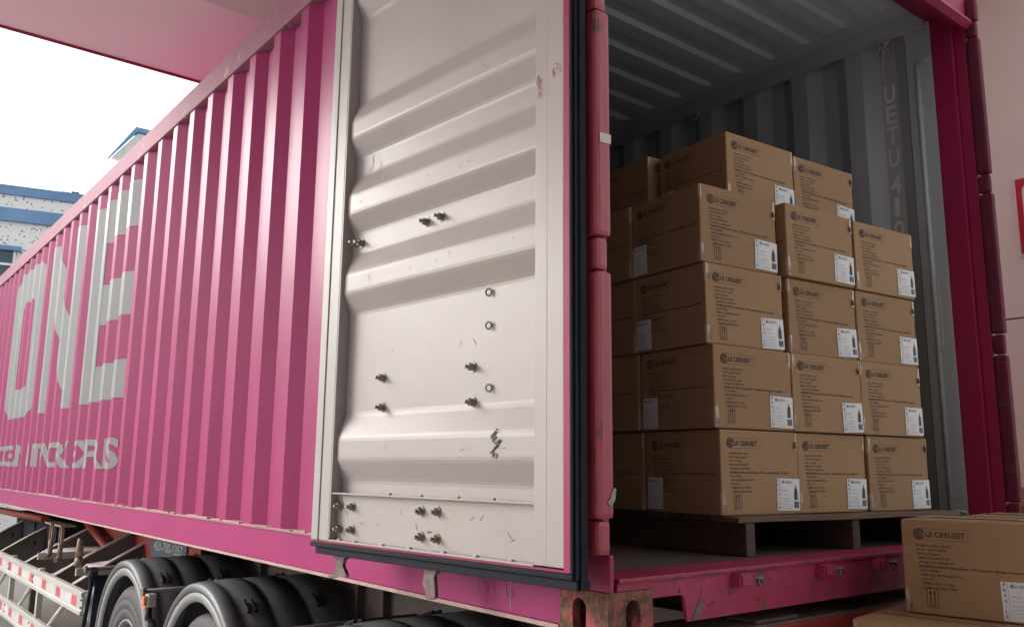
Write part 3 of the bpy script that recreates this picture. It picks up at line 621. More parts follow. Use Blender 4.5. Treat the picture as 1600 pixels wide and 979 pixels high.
bm = NB(); rmark(bm, [(0.388, 0.118), (0.388, 0.03)], 0.003); obj('weld_seam', bm, 'letter', ct)
bm = NB(); v = vs(bm, [(-0.056, -0.0425, 1.285), (-0.024, -0.0425, 1.288), (-0.023, -0.0425, 1.315), (-0.056, -0.0425, 1.312)]); bm.faces.new(v); bm.faces.new(vs(bm, [(-0.048, -0.0418, 1.285), (-0.048, -0.0418, 1.312), (-0.013, -0.0418, 1.315), (-0.014, -0.0418, 1.288)])); obj('sticker', bm, 'sticker', ct)
bm = NB(); bm.faces.new(vs(bm, [(-0.040, -0.0425, 0.345), (-0.026, -0.0425, 0.333), (-0.012, -0.0425, 0.352), (-0.009, -0.0425, 0.378), (-0.016, -0.0425, 0.380), (-0.026, -0.0425, 0.362), (-0.030, -0.0425, 0.352)])); obj('sticker', bm, 'letter', ct)
# wire dangling on the right post
bm = NB(); tube(bm, [(W - 0.060, 0.235, 1.31), (W - 0.066, 0.21, 1.31), (W - 0.066, 0.213, 1.22), (W - 0.07, 0.205, 1.10), (W - 0.068, 0.208, 1.0), (W - 0.066, 0.224, 0.96)], 0.0028, 6); obj('hanging_wire', bm, 'rope', ct)
# rope knotted on the lashing ring
bm = NB(); x = W - 0.095; y = 0.385; z = 2.515
for k in range(9):
    a = r_.uniform(0, 2 * PI); l = r_.uniform(0.03, 0.055)
    tube(bm, [(x, y, z), (x - 0.008, y + 0.5 * l * math.cos(a), z - 0.35 * l + 0.2 * l * math.sin(a)), (x - 0.006, y + l * math.cos(a) * 0.8, z - l * 0.9)], [0.007, 0.006, 0.003], 6)
tube(bm, torus_pts((x, y, z + 0.012), 0.018, 'x'), 0.008, 6)
tube(bm, [(x, y, z), (x - 0.002, y - 0.006, z - 0.06), (x, y + 0.006, z - 0.10), (x, y - 0.004, z - 0.14), (x, y, z - 0.19)], [0.006, 0.0035, 0.005, 0.0035, 0.003], 6)
tag(obj('rope', bm, 'rope', off=None), 'frayed pale rope knotted on the ring under the ceiling rail', 'rope')

# ------------------------------------------------------------------ trailer
tl = empty('container_trailer', 'container trailer with mudguards and side guard under the magenta container', 'trailer', (1.219, 3, GZ)); to = (1.219, 3, GZ)
for x in (0.74, 1.58):
    bm = NB(); 
    box(bm, (x + 0.05, 0.25, -0.44), (x + 0.062, 4.95, -0.055)); box(bm, (x, 0.25, -0.054), (x + 0.14, 4.95, -0.04), bev=0.002); box(bm, (x, 0.25, -0.456), (x + 0.14, 4.95, -0.441), bev=0.002)
    for y in (0.9, 1.35, 2.35, 2.62, 3.9): box(bm, (x + 0.004, y, -0.440), (x + 0.049, y + 0.012, -0.0545))
    mb = obj('main_beam', bm, 'chassis', tl, off=to)
    bm = NB(); box(bm, (x + 0.045, 4.955, -0.46), (x + 0.062, 11.8, -0.055)); box(bm, (x, 4.955, -0.054), (x + 0.14, 11.8, -0.04)); box(bm, (x, 4.955, -0.476), (x + 0.14, 11.8, -0.461)); 
    obj('front_beam', bm, 'chassisred', tl, off=to)
bm = NB()
for y, z in ((2.95, -0.2), (1.9, -0.16), (1.15, -0.22), (0.62, -0.2)):
    lathe(bm, [(0, 0), (0.018, 0)], 12, Matrix.Translation((0.7885, y, z)) @ Matrix.Rotation(-PI / 2, 4, 'Y') @ Matrix.Diagonal((1.9, 1, 1, 1)))
obj('beam_slots', bm, 'black', tl, off=to)
bm = NB()
for k, y in enumerate((0.6, 1.5, 2.3, 3.6, 4.8, 6.2, 7.6, 9.0, 10.4)): box(bm, (0.88, y, -0.38), (1.58, y + 0.1, -0.12))
obj('cross_member', bm, 'chassis', tl, off=to)
# rear bolster
bm = NB(); box(bm, (0.10, 0.02, -0.16), (2.33, 0.24, -0.034), bev=0.004); obj('rear_bolster', bm, 'chassisred', tl, off=to)
bm = NB(); box(bm, (0.11, 0.022, -0.0335), (2.32, 0.238, -0.026)); box(bm, (0.66, 0.04, -0.0255), (0.88, 0.15, -0.016), bev=0.003); obj('bolster_top', bm, 'dirtyledge', tl, off=to)
for x in (0.05, W - 0.05 - 0.12):
    bm = NB(); box(bm, (x, 0.03, -0.12), (x + 0.12, 0.15, -0.004), bev=0.004); obj('twist_lock', bm, 'chassisred', tl, off=to)
# axles, wheels, mudguards
def wheel_parts(x, y, sgn):
    """x = outer face of the outer tyre, sgn = +1 inward is +x"""
    wz = GZ + 0.49
    Mx = Matrix.Translation((x, y, wz)) @ Matrix.Rotation(PI / 2 * sgn, 4, 'Y')
    bm = NB()
    for h0 in (0.0, 0.30):
        pf = [(0.285, 0.02), (0.30, 0.006), (0.345, 0.0), (0.352, 0.006), (0.36, 0.0), (0.40, 0.0), (0.405, 0.005), (0.41, 0.002), (0.45, 0.012), (0.478, 0.032), (0.488, 0.05)]
        for g in (0.085, 0.125, 0.165): pf += [(0.49, g - 0.012), (0.478, g - 0.010), (0.478, g + 0.0), (0.49, g + 0.002)]
        pf += [(0.488, 0.22), (0.478, 0.238), (0.45, 0.258), (0.40, 0.268), (0.30, 0.262), (0.285, 0.25)]
        lathe(bm, [(r, h + h0) for r, h in pf], 48, Mx)
    ty = obj('tyre', bm, 'tyre', None, off=to)
    bm = NB(); lathe(bm, [(0.0, 0.10), (0.10, 0.10), (0.12, 0.04), (0.13, 0.10), (0.20, 0.14), (0.235, 0.10), (0.262, 0.03), (0.272, 0.012), (0.288, 0.012), (0.288, 0.25), (0.2, 0.25)], 36, Mx)
    for k in range(10):
        a = 2 * PI * k / 10; c = Mx @ Vector((0.165 * math.cos(a), 0.165 * math.sin(a), 0.10)); d = (Mx.to_3x3() @ Vector((0, 0, -1))); tube(bm, [c, c + d * 0.03], 0.012, 6)
    rm = obj('rim', bm, 'rim', None, off=to)
    return ty, rm
AX = (1.42, 3.0, 4.33)
for y in AX:
    for x, sg_ in ((0.06, 1), (W - 0.06, -1)):
        bmh = NB(); wz = GZ + 0.49; tube(bmh, [(x + 0.11 * sg_, y, wz), (x + 0.02 * sg_, y, wz)], [0.10, 0.07], 20); hub = obj('wheel', bmh, 'rim', tl, off=to)
        ty, rm = wheel_parts(x, y, sg_); ty.parent = hub; rm.parent = hub
    bm = NB(); tube(bm, [(0.2, y, GZ + 0.49), (W - 0.2, y, GZ + 0.49)], 0.07, 12); obj('axle', bm, 'chassis', tl, off=to)
FZ = -0.785; FR = 0.615
for y in AX:
    for xa, xb in ((0.03, 0.70), (W - 0.03, W - 0.70)):
        bm = NB(); sg_ = 1 if xb > xa else -1; L_ = abs(xb - xa)
        Mx = Matrix.Translation((xa, y, FZ)) @ Matrix(((0, 0, sg_, 0), (1, 0, 0, 0), (0, 1, 0, 0), (0, 0, 0, 1)))
        pf = [(FR - 0.050, 0.018), (FR - 0.046, 0.004), (FR - 0.02, 0.0), (FR - 0.006, 0.012), (FR + 0.0, 0.04), (FR + 0.002, 0.075), (FR - 0.010, 0.085), (FR - 0.010, 0.105), (FR + 0.004, 0.125), (FR + 0.006, 0.20), (FR + 0.006, 0.235), (FR - 0.008, 0.245), (FR - 0.008, 0.255), (FR + 0.004, 0.265), (FR + 0.006, 0.42), (FR - 0.008, 0.43), (FR - 0.008, 0.44), (FR + 0.004, 0.45), (FR + 0.004, L_ - 0.03), (FR - 0.03, L_)]
        lathe(bm, pf, 40, Mx, a0=math.radians(-4), a1=math.radians(184))
        pf2 = [(r - 0.007, h) for r, h in pf[2:-1]]; lathe(bm, pf2, 40, Mx, a0=math.radians(-4), a1=math.radians(184))
        mg = obj('mudguard', bm, 'mudguard', tl, off=to)
        bm = NB(); lathe(bm, [(FR - 0.100, 0.022), (FR - 0.092, 0.008), (FR - 0.060, 0.003), (FR - 0.0505, 0.012)], 40, Mx, a0=math.radians(-4), a1=math.radians(184)); obj('rim_strip', bm, 'mudrim', mg, off=None).data.transform(Matrix.Translation(-Vector(to)))
        if sg_ > 0:
            bm = NB()
            for a in (math.radians(68), math.radians(118)):
                for hh in (0.13, 0.50):
                    for dh in (0.0, 0.035):
                        for j in range(5):
                            aa = a + j * 0.028; p0 = Mx @ Vector(((FR + 0.012) * math.cos(aa), (FR + 0.012) * math.sin(aa), hh + dh)); p1 = Mx @ Vector(((FR + 0.012) * math.cos(aa + 0.03), (FR + 0.012) * math.sin(aa + 0.03), hh + dh)); tube(bm, [p0, p1], 0.009, 6)
            o_ = obj('clamp', bm, 'rubber', mg); o_.data.transform(Matrix.Translation(-Vector(to)))
    bm = NB(); ys_ = y + 0.68; tube(bm, [(-0.03, ys_, -0.285), (0.78, ys_, -0.285)], 0.014, 10); tube(bm, [(-0.045, ys_, -0.285), (-0.03, ys_, -0.285)], 0.024, 12); obj('mudguard_stay', bm, 'armgrey', tl, off=to)
    if y < 4:
        bm = NB(); box(bm, (-0.035, ys_ - 0.10, -0.36), (0.01, ys_ - 0.03, -0.29), bev=0.006); lp = obj('side_lamp', bm, 'lampgrey', tl, off=to)
        bm = NB(); box(bm, (-0.030, ys_ - 0.028, -0.385), (0.004, ys_ + 0.03, -0.305), bev=0.008); box(bm, (-0.055, ys_ - 0.085, -0.35), (-0.036, ys_ - 0.04, -0.30), bev=0.004); o_ = obj('amber_lens', bm, 'amber', lp); o_.data.transform(Matrix.Translation(-Vector(to)))
        bm = NB(); tube(bm, [(-0.01, ys_ - 0.04, -0.37), (-0.02, ys_ - 0.07, -0.42), (0.0, ys_ - 0.11, -0.44), (0.02, ys_ - 0.04, -0.50), (0.0, ys_ + 0.0, -0.7)], [0.016, 0.02, 0.014, 0.02, 0.01], 8); o_ = obj('cable', bm, 'rubber', lp); o_.data.transform(Matrix.Translation(-Vector(to)))
# mud flap and its clamp at the front end of the foremost mudguard
bm = NB()
pts = []
for k in range(13):
    x = 0.03 + 0.66 * k / 12; pts.append((x, 4.985 + 0.02 * math.sin(x * 40)))
rows = [[bm.verts.new((x, y - 0.05 * (z + 0.33) + 0.10 * max(0, -z - 0.4), z)) for x, y in pts] for z in (-0.33, -0.5, -0.8, -1.15)]
for A, B in zip(rows, rows[1:]):
    for k in range(12): bm.faces.new([A[k], A[k + 1], B[k + 1], B[k]])
bmesh.ops.solidify(bm, geom=list(bm.faces), thickness=0.008); obj('mud_flap', bm, 'rubber', tl, off=to)
bm = NB(); tube(bm, [(0.0, 4.93, -0.28), (0.0, 4.96, -0.33), (0.01, 5.02, -0.36)], [0.028, 0.03, 0.02], 10); tube(bm, [(0.0, 4.97, -0.36), (0.0, 5.06, -0.60), (0.0, 5.2, -1.0)], 0.014, 8); obj('flap_clamp', bm, 'rubber', tl, off=to)
# side guard
bm_posts = []
for z0_, z1_, ye in ((-0.605, -0.445, 5.08), (-0.985, -0.82, 5.35)):
    bm = NB(); prism(bm, [(-0.02, z0_), (-0.034, z0_ + 0.006), (-0.034, z0_ + 0.030), (-0.024, z0_ + 0.036), (-0.024, z1_ - 0.036), (-0.034, z1_ - 0.030), (-0.034, z1_ - 0.006), (-0.02, z1_), (0.012, z1_), (0.012, z1_ - 0.006), (-0.014, z1_ - 0.012), (-0.014, z0_ + 0.012), (0.012, z0_ + 0.006), (0.012, z0_)], 'y', ye, 11.2)
    gr = obj('side_guard_rail', bm, 'alu', tl, off=to)
    bm = NB(); bw = NB(); y = ye + 0.16; 
    while y < 11:
        box(bm, (-0.0252, y, z0_ + 0.046), (-0.0245, y + 0.15, z1_ - 0.046)); box(bw, (-0.0252, y + 0.151, z0_ + 0.046), (-0.0245, y + 0.50, z1_ - 0.046)); y += 0.51
    o_ = obj('red_reflector_tape', bm, 'reflred', gr); o_.data.transform(Matrix.Translation(-Vector(to))); o_ = obj('white_reflector_tape', bw, 'reflwhite', gr); o_.data.transform(Matrix.Translation(-Vector(to)))
    bm = NB()
    for y in (ye + 0.02, 6.75, 7.9, 9.0): 
        for zz in (z0_ + 0.055, z1_ - 0.055): tube(bm, [(-0.031, y, zz), (-0.024, y, zz)], 0.008, 6)
    o_ = obj('guard_bolts', bm, 'rubber', gr); o_.data.transform(Matrix.Translation(-Vector(to)))
for y in (6.60, 7.85, 9.1, 10.4):
    bm = NB(); box(bm, (-0.012, y, -1.0), (0.03, y + 0.06, -0.43), bev=0.003); obj('guard_post', bm, 'alu', tl, off=to)
    bm = NB(); p0 = Vector((0.01, y - 1.0, -0.86)); tube(bm, [(0.02, y - 1.1, -0.66), (0.02, y - 0.1, -0.98)], 0.014, 8) if False else tube(bm, [(0.02, y - 0.04, -0.64), (0.02, y - 0.04 + -0.95, -0.64)], 0.001, 4); bm.free()
    bm = NB(); tube(bm, [(0.02, y - 0.02, -0.98), (0.02, y - 0.82, -0.62)], 0.016, 8); obj('guard_brace', bm, 'alu', tl, off=to)
# outriggers rising from the side guard to the beam
for y in (5.75, 6.40, 7.6, 8.9, 10.2):
    bm = NB(); pts = [(0.0, -0.62), (0.02, -0.50), (0.30, -0.33), (0.74, -0.10), (0.79, -0.10), (0.79, -0.40), (0.60, -0.42), (0.30, -0.58)]
    prism(bm, pts, 'y', y, y + 0.008); ar = obj('outrigger', bm, 'armgrey', tl, off=to)
    bm = NB(); d = [(0.02, -0.498), (0.30, -0.328), (0.74, -0.098), (0.74, -0.088), (0.30, -0.318), (0.02, -0.488)]
    prism(bm, d, 'y', y - 0.03, y + 0.04); o_ = obj('flange', bm, 'armedge', ar); o_.data.transform(Matrix.Translation(-Vector(to)))
    bm = NB()
    for x_, z_ in ((0.12, -0.53), (0.36, -0.40), (0.5, -0.36)): lathe(bm, [(0, 0), (0.02, 0)], 12, Matrix.Translation((x_, y - 0.001, z_)) @ Matrix.Rotation(PI / 2, 4, 'X'))
    o_ = obj('bolt_holes', bm, 'black', ar); o_.data.transform(Matrix.Translation(-Vector(to)))
# red bracing forward of the wheels
bm = NB(); prism(bm, [(5.0, -0.06), (7.9, -0.06), (7.9, -0.20), (6.9, -0.28), (6.2, -0.46), (5.0, -0.46)], 'x', 0.66, 0.672); obj('red_side_plate', bm, 'chassisred', tl, off=to)
bm = NB(); tube(bm, [(0.60, 8.2, -0.05), (0.58, 7.0, -0.30), (0.58, 6.0, -0.52)], 0.045, 4); obj('diagonal_strut', bm, 'chassisred', tl, off=to)
for y, x in ((7.3, 0.35), (5.9, 0.30)):
    bm = NB(); prism(bm, [(0.08, y - 0.25), (0.66, y - 0.30), (0.66, y + 0.45), (0.2, y + 0.1)], 'z', -0.36, -0.35); obj('gusset', bm, 'pinkpaint', tl, off=to)
    bm = NB(); prism(bm, [(0.05, y - 0.25), (0.66, y - 0.32), (0.66, y - 0.30), (0.05, y - 0.22)], 'z', -0.40, -0.345); obj('gusset_lip', bm, 'armedge', tl, off=to)
# phone number plate
bm = NB(); box(bm, (0.535, 4.70, -0.26), (0.545, 5.52, -0.10), bev=0.002); pt = obj('number_plate', bm, 'blueplate', tl, off=to)
bm = NB(); V, F, wd = text2d('400-700-1357', 0.070, 0.66, bold=0.01, res=3); add2d(bm, V, F, lambda x, y: (0.5335, 5.44 - x, -0.215 + y)); o_ = obj('plate_number', bm, 'platetext', pt); o_.data.transform(Matrix.Translation(-Vector(to)))
bm = NB(); box(bm, (0.547, 4.45, -0.50), (0.60, 5.75, -0.05), bev=0.004); obj('plate_panel', bm, 'chassisred', tl, off=to)
# air tank, hanging fittings, red tube, tool box, landing leg
bm = NB(); Mx = Matrix.Translation((0.12, 5.55, -0.60)) @ Matrix.Rotation(PI / 2, 4, 'Y'); lathe(bm, [(0, -0.02), (0.09, -0.01), (0.125, 0.02), (0.13, 0.06), (0.13, 0.50), (0.12, 0.55), (0, 0.58)], 28, Mx); obj('air_tank', bm, 'tank', tl, off=to)
for k in range(2):
    y = 7.05 + k * -0.38; bm = NB(); box(bm, (0.10, y - 0.13, -0.10), (0.22, y + 0.13, -0.085), bev=0.003); box(bm, (0.13, y - 0.05, -0.24), (0.15, y - 0.03, -0.10)); box(bm, (0.13, y + 0.03, -0.24), (0.15, y + 0.05, -0.10)); tube(bm, [(0.14, y, -0.24), (0.14, y, -0.36)], 0.02, 8); tube(bm, [(0.14, y, -0.36), (0.10, y - 0.06, -0.375)], 0.018, 8); obj('hanger_fitting', bm, 'ivory', tl, off=to)
bm = NB(); tube(bm, [(0.16, 6.1, -0.16), (0.16, 6.08, -0.30)], [0.018, 0.035], 8); tube(bm, [(0.16, 6.08, -0.31), (0.15, 6.05, -0.37)], 0.03, 8); obj('hanger_fitting', bm, 'ivory', tl, off=to)
bm = NB(); tube(bm, [(0.30, 12.0, -0.16), (0.30, 8.2, -0.12)], 0.04, 10); obj('red_tube', bm, 'chassisred', tl, off=to)
bm = NB(); box(bm, (0.45, 8.4, -0.62), (1.2, 10.6, -0.14), bev=0.02); obj('tool_box', bm, 'rubber', tl, off=to)
for x in (0.45, W - 0.55):
    bm = NB(); box(bm, (x, 9.4, -0.9), (x + 0.1, 9.5, -0.1), bev=0.004); box(bm, (x + 0.015, 9.415, GZ + 0.03), (x + 0.085, 9.485, -0.9)); box(bm, (x - 0.07, 9.32, GZ), (x + 0.17, 9.58, GZ + 0.03), bev=0.004); obj('landing_leg', bm, 'armgrey', tl, off=to)

# ------------------------------------------------------------------ pallet
pal = empty('pallet', 'dark weathered wooden pallet carrying the carton stack inside the container', 'pallet', (0.765, 0.165, 0.1505), -0.096)
PW, PDp = 1.26, 1.18
ys = [0.0, 0.155, 0.32, 0.49, 0.66, 0.83, 1.0]
for i, y in enumerate(ys):
    bm = NB(); wd = 0.11 if i else 0.125
    box(bm, (-0.004 + 0.01 * (i % 2), y, 0.1075), (PW + 0.02 - 0.01 * (i % 3), y + wd, 0.1255), bev=0.002)
    bmesh.ops.subdivide_edges(bm, edges=[e for e in bm.edges if e.calc_length() > 0.5], cuts=14)
    for v in bm.verts: v.co.y += 0.0035 * math.sin(v.co.x * 17 + i) * (1 if i == 0 else 0.4); v.co.z += 0.0012 * math.sin(v.co.x * 9 + i * 2)
    obj('deck_board', bm, 'woodx', pal)
for x in (0.042, 0.598, 1.17):
    bm = NB(); box(bm, (x, 0.012, 0.0), (x + 0.042, PDp - 0.02, 0.1070), bev=0.003); obj('stringer', bm, 'wood', pal)

# ------------------------------------------------------------------ cartons
CW, CD, CH = 0.393, 0.362, 0.2835
LINES = ['SUPPLIER NO: 3354 PO-00006224', 'PO NO: 124-PO-0000274', 'SHIP TO: LC Belgium', 'ITEM CODE: 40157107500', 'UPC BARCODE: 1234567890128',
         'DESCRIPTION: WA-126 Corkset Sleeves - 1500 G geometric - Meringue LC orange Pack', 'UNIT QTY/INNER: 2', 'INNER CASE / MASTER CARTON : 4', 'TOTAL QTY: 27', 'SHIPMENT DATE: 11-15-2025', 'COUNTRY OF ORIGIN: CHINA']
LW = [0.100, 0.088, 0.063, 0.092, 0.100, 0.300, 0.060, 0.118, 0.045, 0.094, 0.098]
def logo(bm, fn, x, z, s=1.0, res=4, mi=0):
    """x,z = left, centre; s = scale; total width .168*s"""
    for r0, r1 in ((0.0, 0.0022), (0.0045, 0.0075), (0.0095, 0.0125), (0.0142, 0.0168)):
        V, F = ring2d(0.017, 0, max(r0, 0.0001), r1, 28, 0.18 if r0 > 0.003 else 0, 2 * PI - 0.18 if r0 > 0.003 else 2 * PI); add2d(bm, V, F, lambda a, b: fn(x + a * s, z + b * s), mi)
    V, F, wd = text2d('LE CREUSET', 0.0155, 0.113, bold=0.022, res=res); add2d(bm, V, F, lambda a, b: fn(x + (0.037 + a) * s, z + (b - 0.0078) * s), mi)
    V, F = ring2d(0.155, 0.0078, 0.0012, 0.0020, 8); add2d(bm, V, F, lambda a, b: fn(x + a * s, z + b * s), mi)
    V, F = outline2d(0.0, -0.0172, 0.168, 0.0172, 0.016, 0.0009); 
    add2d(bm, V, F, lambda a, b: fn(x + a * s, z + b * s), mi)
def arrows(bm, fn, x, z):
    for V, F in (outline2d(0, 0, 0.034, 0.056, 0.002, 0.0018), rect2d(0.006, 0.006, 0.028, 0.009)): add2d(bm, V, F, lambda a, b: fn(x + a, z + b))
    for cx in (0.011, 0.023):
        for V, F in (rect2d(cx - 0.0013, 0.013, cx + 0.0013, 0.042), ([(cx - 0.004, 0.040), (cx + 0.004, 0.040), (cx, 0.050)], [(0, 1, 2)])): add2d(bm, V, F, lambda a, b: fn(x + a, z + b))
front = lambda x, z: (x, -0.0012, z)
left = lambda x, z: (-0.0012, CD - x, z)
def print_mesh(fn):
    bm = NB()
    if True:
        logo(bm, fn, 0.034, CH - 0.046)
        for i, (s, wd) in enumerate(zip(LINES, LW)):
            V, F, w_ = text2d(s, 0.0066, wd, bold=0.012 if i != 5 else 0.03, res=1); add2d(bm, V, F, lambda a, b: fn(0.040 + 0.0012 * i + a, CH - 0.084 - i * 0.0126 + b))
    if fn is front: arrows(bm, front, 0.062, 0.019)
    return bm
def label_mesh(kind):
    """paper sheet + print; kind 'front' 0.118 x 0.112 with FRAGILE, else narrow"""
    bp_ = NB(); bk = NB(); bg_ = NB()
    if kind == 'front':
        x0, fn, wdt = CW - 0.119, front, 0.1185
        b0 = 0.006; box(bp_, (x0, -0.0022, b0), (x0 + wdt, -0.0012, b0 + 0.110))
        ff = lambda a, b: (a, -0.0030, b)
        for i, ch in enumerate('FRAGILE'):
            V, F, w_ = text2d(ch, 0.0100, 0.008 if ch != 'I' else 0.0018, res=2, bold=0.005); add2d(bk, V, F, lambda a, b: ff(x0 + 0.006 + a + (0.003 if ch == 'I' else 0), b0 + 0.097 - i * 0.0150 + b))
        V, F = rect2d(x0 + 0.0185, b0 + 0.003, x0 + 0.0193, b0 + 0.107); add2d(bk, V, F, ff)
        tx = x0 + 0.025
        logo(bk, ff, tx, b0 + 0.098, 0.34, res=1)
        bottle = [(-0.008, 0.0), (0.008, 0.0), (0.0088, 0.004), (0.0085, 0.026), (0.0065, 0.036), (0.0024, 0.041), (0.0018, 0.050), (-0.0018, 0.050), (-0.0024, 0.041), (-0.0065, 0.036), (-0.0085, 0.026), (-0.0088, 0.004)]
        add2d(bk, bottle, [tuple(range(12))], lambda a, b: ff(x0 + 0.097 + a, b0 + 0.038 + b))
        r5 = random.Random(5); xx = x0 + 0.088
        while xx < x0 + 0.112:
            wbar = r5.choice([0.0008, 0.0012, 0.0018]); V, F = rect2d(xx, b0 + 0.010, xx + wbar, b0 + 0.032); add2d(bk, V, F, ff); xx += wbar + r5.choice([0.0008, 0.0012])
    else:
        x0, wdt = 0.010, 0.076; b0 = 0.006
        box(bp_, (-0.0022, CD - x0 - wdt, b0), (-0.0012, CD - x0, b0 + 0.110))
        ff = lambda a, b: (-0.0030, CD - a, b)
        tx = x0 + 0.005; logo(bk, ff, tx, b0 + 0.098, 0.34, res=1)
    for s, dz, hh, ww in (('WA-126', 0.066, 0.0062, 0.028), ('Universal Sleeve', 0.055, 0.0040, 0.036), ('PKG: 4002872110601', 0.040, 0.0036, 0.044), ('Quantity: 28 PCS', 0.031, 0.0042, 0.040), ('Gross Weight: 18KG', 0.021, 0.0042, 0.044), ('Packed in carton box, keep dry', 0.012, 0.0032, 0.050), ('Handle with care this side up', 0.006, 0.0032, 0.048)):
        V, F, w_ = text2d(s, hh, ww, res=1); add2d(bg_, V, F, lambda a, b: ff(tx + a, b0 + dz + b))
    return bp_, bk, bg_
def carton_master():
    root = empty('carton', '', 'carton', group='brown cartons stacked on the pallet')
    bm = NB(); box(bm, (0, 0, 0), (CW, CD, CH))
    bmesh.ops.bevel(bm, geom=list(bm.edges), offset=0.0045, segments=3, affect='EDGES', profile=0.5)
    for f in bm.faces: f.smooth = False
    obj('box', bm, 'card', root)
    obj('printing', print_mesh(front), 'ink', root); obj('printing', print_mesh(left), 'ink', root)
    for k in ('front', 'side'):
        bp_, bk, bg_ = label_mesh(k); lb = obj('shipping_label', bp_, 'paper', root); obj('label_print', bk, 'black', lb); obj('small_print', bg_, 'greyprint', lb)
    return root
def tape_mesh(seed):
    r = random.Random(seed); bm = NB()
    # centre seam tape over the top and down both short sides
    e = 0.0016
    def patch(pts):
        v = [bm.verts.new(p) for p in pts]; bm.faces.new(v)
    ym = CD / 2; tw = 0.024
    for x, s in ((-e, -1), (CW + e, 1)):
        pass
    patch([(0.0, ym - tw, CH + e), (CW, ym - tw, CH + e), (CW, ym + tw, CH + e), (0, ym + tw, CH + e)])
    # edge tapes wrapped round front vertical corners, ragged
    for cx, sx in ((0.0, 1), (CW, -1)):
        for zt in (0, 1):
            if r.random() < 0.25: continue
            a = r.uniform(0.012, 0.022); b = r.uniform(0.035, 0.075); dz = 0.004
            z0_ = dz if zt == 0 else CH - dz - b; z1_ = z0_ + b
            if cx > 0 and zt == 0: continue
            j = lambda: r.uniform(-0.004, 0.004)
            patch([(cx + sx * 0.003, -e, z0_), (cx + sx * (a + j()), -e, z0_ + 0.006 + j()), (cx + sx * (a * 0.9 + j()), -e, (z0_ + z1_) / 2), (cx + sx * (a * 0.7 + j()), -e, z1_ + j()), (cx + sx * 0.003, -e, z1_)])
            patch([(cx - sx * e, 0.003, z0_), (cx - sx * e, a + j() * 2, z0_ + 0.004), (cx - sx * e, a * 1.2 + j(), (z0_ + z1_) / 2), (cx - sx * e, a * 0.8, z1_), (cx - sx * e, 0.003, z1_)])
            patch([(cx + sx * 0.003, -e, z0_), (cx - sx * e, 0.003, z0_), (cx - sx * e, 0.003, z1_), (cx + sx * 0.003, -e, z1_)])
            # curled loose end
            if r.random() < 0.7:
                zz = z0_ + 0.01; patch([(cx + sx * 0.004, -e, zz), (cx + sx * 0.016, -0.010, zz - 0.004 + j()), (cx + sx * 0.020, -0.008, zz + 0.022), (cx + sx * 0.006, -e, zz + 0.02)])
    return bm
TAPES = []
tape_parent = carton_master()
master = tape_parent
for sd_ in (11, 23, 37, 52):
    o_ = obj('packing_tape', tape_mesh(sd_), 'tape', None); TAPES.append(o_.data); bpy.data.objects.remove(o_)
first = [True]
def place_carton(x, y, z, th, label, grp, tape=0):
    if first[0]:
        r = master; first[0] = False
    else:
        r = master.copy(); COL.objects.link(r)
        for ch in list(master.children):
            if ch.name.startswith('packing_tape'): continue
            c = ch.copy(); COL.objects.link(c); c.parent = r
            for g_ in ch.children:
                d = g_.copy(); COL.objects.link(d); d.parent = c
    r.location = (x, y, z); r.rotation_euler = (0, 0, th); r['label'] = label; r['category'] = 'carton'; r['group'] = grp
    for ch in r.children:
        if ch.name.startswith('printing'): ch.location = (rnd.uniform(-0.004, 0.004), 0, rnd.uniform(-0.004, 0.004)) if min(v.co.y for v in ch.data.vertices) < 0 else (0, rnd.uniform(-0.004, 0.004), rnd.uniform(-0.004, 0.004))
        if ch.name.startswith('shipping_label'):
            side_l = min(v.co.x for v in ch.data.vertices) < 0
            a = rnd.uniform(-0.035, 0.035); cx_ = 0.0 if side_l else CW - 0.06; cy_ = CD - 0.048 if side_l else 0.0; cz_ = 0.061
            Rm = Matrix.Rotation(a, 3, 'X' if side_l else 'Y'); c_ = Vector((cx_, cy_, cz_)); off_ = c_ - Rm @ c_
            ch.rotation_euler = Rm.to_euler(); ch.location = off_ + Vector((0, 0, rnd.uniform(0.0, 0.006)))
    t = bpy.data.objects.new('packing_tape', TAPES[tape % 4]); COL.objects.link(t); t.parent = r
    return r
GR = 'brown cartons stacked on the pallet'
GAP = 0.2868
rows_fl = [(0.757, 0.227, -0.094), (0.736, 0.228, -0.102), (0.735, 0.240, -0.104), (0.728, 0.251, -0.099)]
rown = ['bottom layer', 'second layer up', 'third layer up', 'fourth layer up']
coln = ['left front corner', 'middle', 'right end']
ZB = 0.2775
k = 0
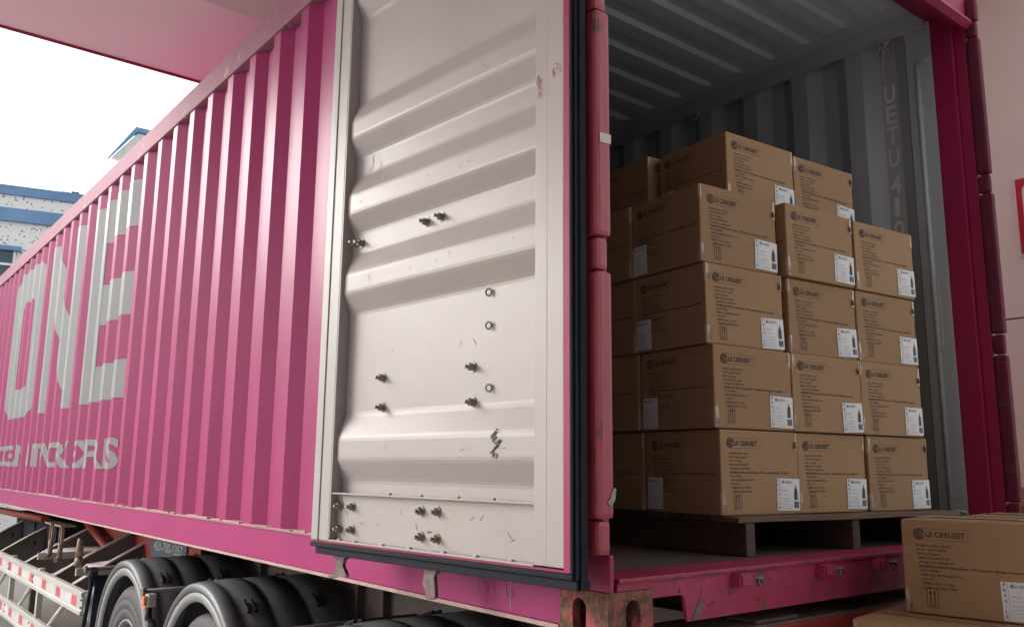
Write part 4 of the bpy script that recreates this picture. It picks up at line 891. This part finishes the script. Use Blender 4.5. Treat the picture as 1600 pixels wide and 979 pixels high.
for lv, (x, y, th) in enumerate(rows_fl):
    for i in range(3):
        dx = i * 0.3965; yy = y; xx = x
        jx = jy = jt = 0
        if lv == 3 and i == 1: jt = -0.01
        if lv == 3 and i == 2: jy, jx = 0.0, 0.006
        if lv == 2 and i == 2: jy, jx = 0.012, -0.012
        if lv == 0 and i == 1: jy = 0.006
        if lv == 0 and i == 2: jx = 0.008
        jt += rnd.uniform(-0.006, 0.006)
        X_ = xx + (dx + jx) * math.cos(th) - jy * math.sin(th); Y_ = yy + (dx + jx) * math.sin(th) + jy * math.cos(th)
        FIX = {(2, 0): (0.731, 0.248), (2, 1): (1.160, 0.209), (2, 2): (1.560, 0.166), (3, 0): (0.726, 0.258), (3, 1): (1.149, 0.196), (3, 2): (1.566, 0.160)}
        if (lv, i) in FIX: X_, Y_ = FIX[(lv, i)]
        place_carton(X_, Y_, ZB + lv * GAP + 0.0005, th + jt, 'brown carton at the %s of the %s on the pallet' % (coln[i], rown[lv]), GR, k); k += 1
    for j in (1, 2):
        X_ = x - j * 0.368 * math.sin(th) - (0.012 if j == 1 else -0.004); Y_ = y + j * 0.368 * math.cos(th)
        if j == 2 and lv > 3: continue
        place_carton(X_, Y_, ZB + lv * GAP + 0.0005, th + rnd.uniform(-0.01, 0.01), 'shadowed carton %s the left front one, %s on the pallet' % ('directly behind' if j == 1 else 'two behind', rown[lv]), GR, k); k += 1
zt = ZB + 4 * GAP
place_carton(0.992, 0.337, zt, -0.079, 'brown carton on top of the stack whose peak stands highest', GR, 1)
place_carton(1.420, 0.325, zt, -0.085, 'brown carton on top of the stack at the right, beside the highest one', GR, 2)
place_carton(0.969, 0.715, zt, -0.10, 'shadowed brown carton on top of the stack at its far left', GR, 3)
# foreground cartons on the dock
G2 = 'brown cartons on the loading dock'
place_carton(1.139, -0.176, -0.0045, -1.403, 'nearest carton, filling the lower right corner outside the container', G2, 0)
place_carton(0.905, -0.130, -0.0045 - GAP, -1.44, 'carton lying under the foreground carton, only its top showing', G2, 2)
place_carton(1.59, -0.18, -0.0045, -1.45, 'carton behind the foreground carton, only its top edge showing', G2, 1)
place_carton(1.31, -0.135, -0.0045 - GAP, -1.44, 'carton supporting the rear foreground carton', G2, 3)
p2 = empty('pallet', 'wooden pallet on the loading dock under the foreground cartons', 'pallet', (0.86, -0.12, -0.435), -1.44)
for i in range(6):
    bm = NB(); box(bm, (0.0, -0.02 + 0.2 * i, 0.118), (0.5, 0.10 + 0.2 * i, 0.134), bev=0.002); obj('deck_board', bm, 'woodx', p2)
for x in (0.0, 0.23, 0.455):
    bm = NB(); box(bm, (x, -0.02, 0.0), (x + 0.045, 1.10, 0.1175), bev=0.003); obj('stringer', bm, 'wood', p2)
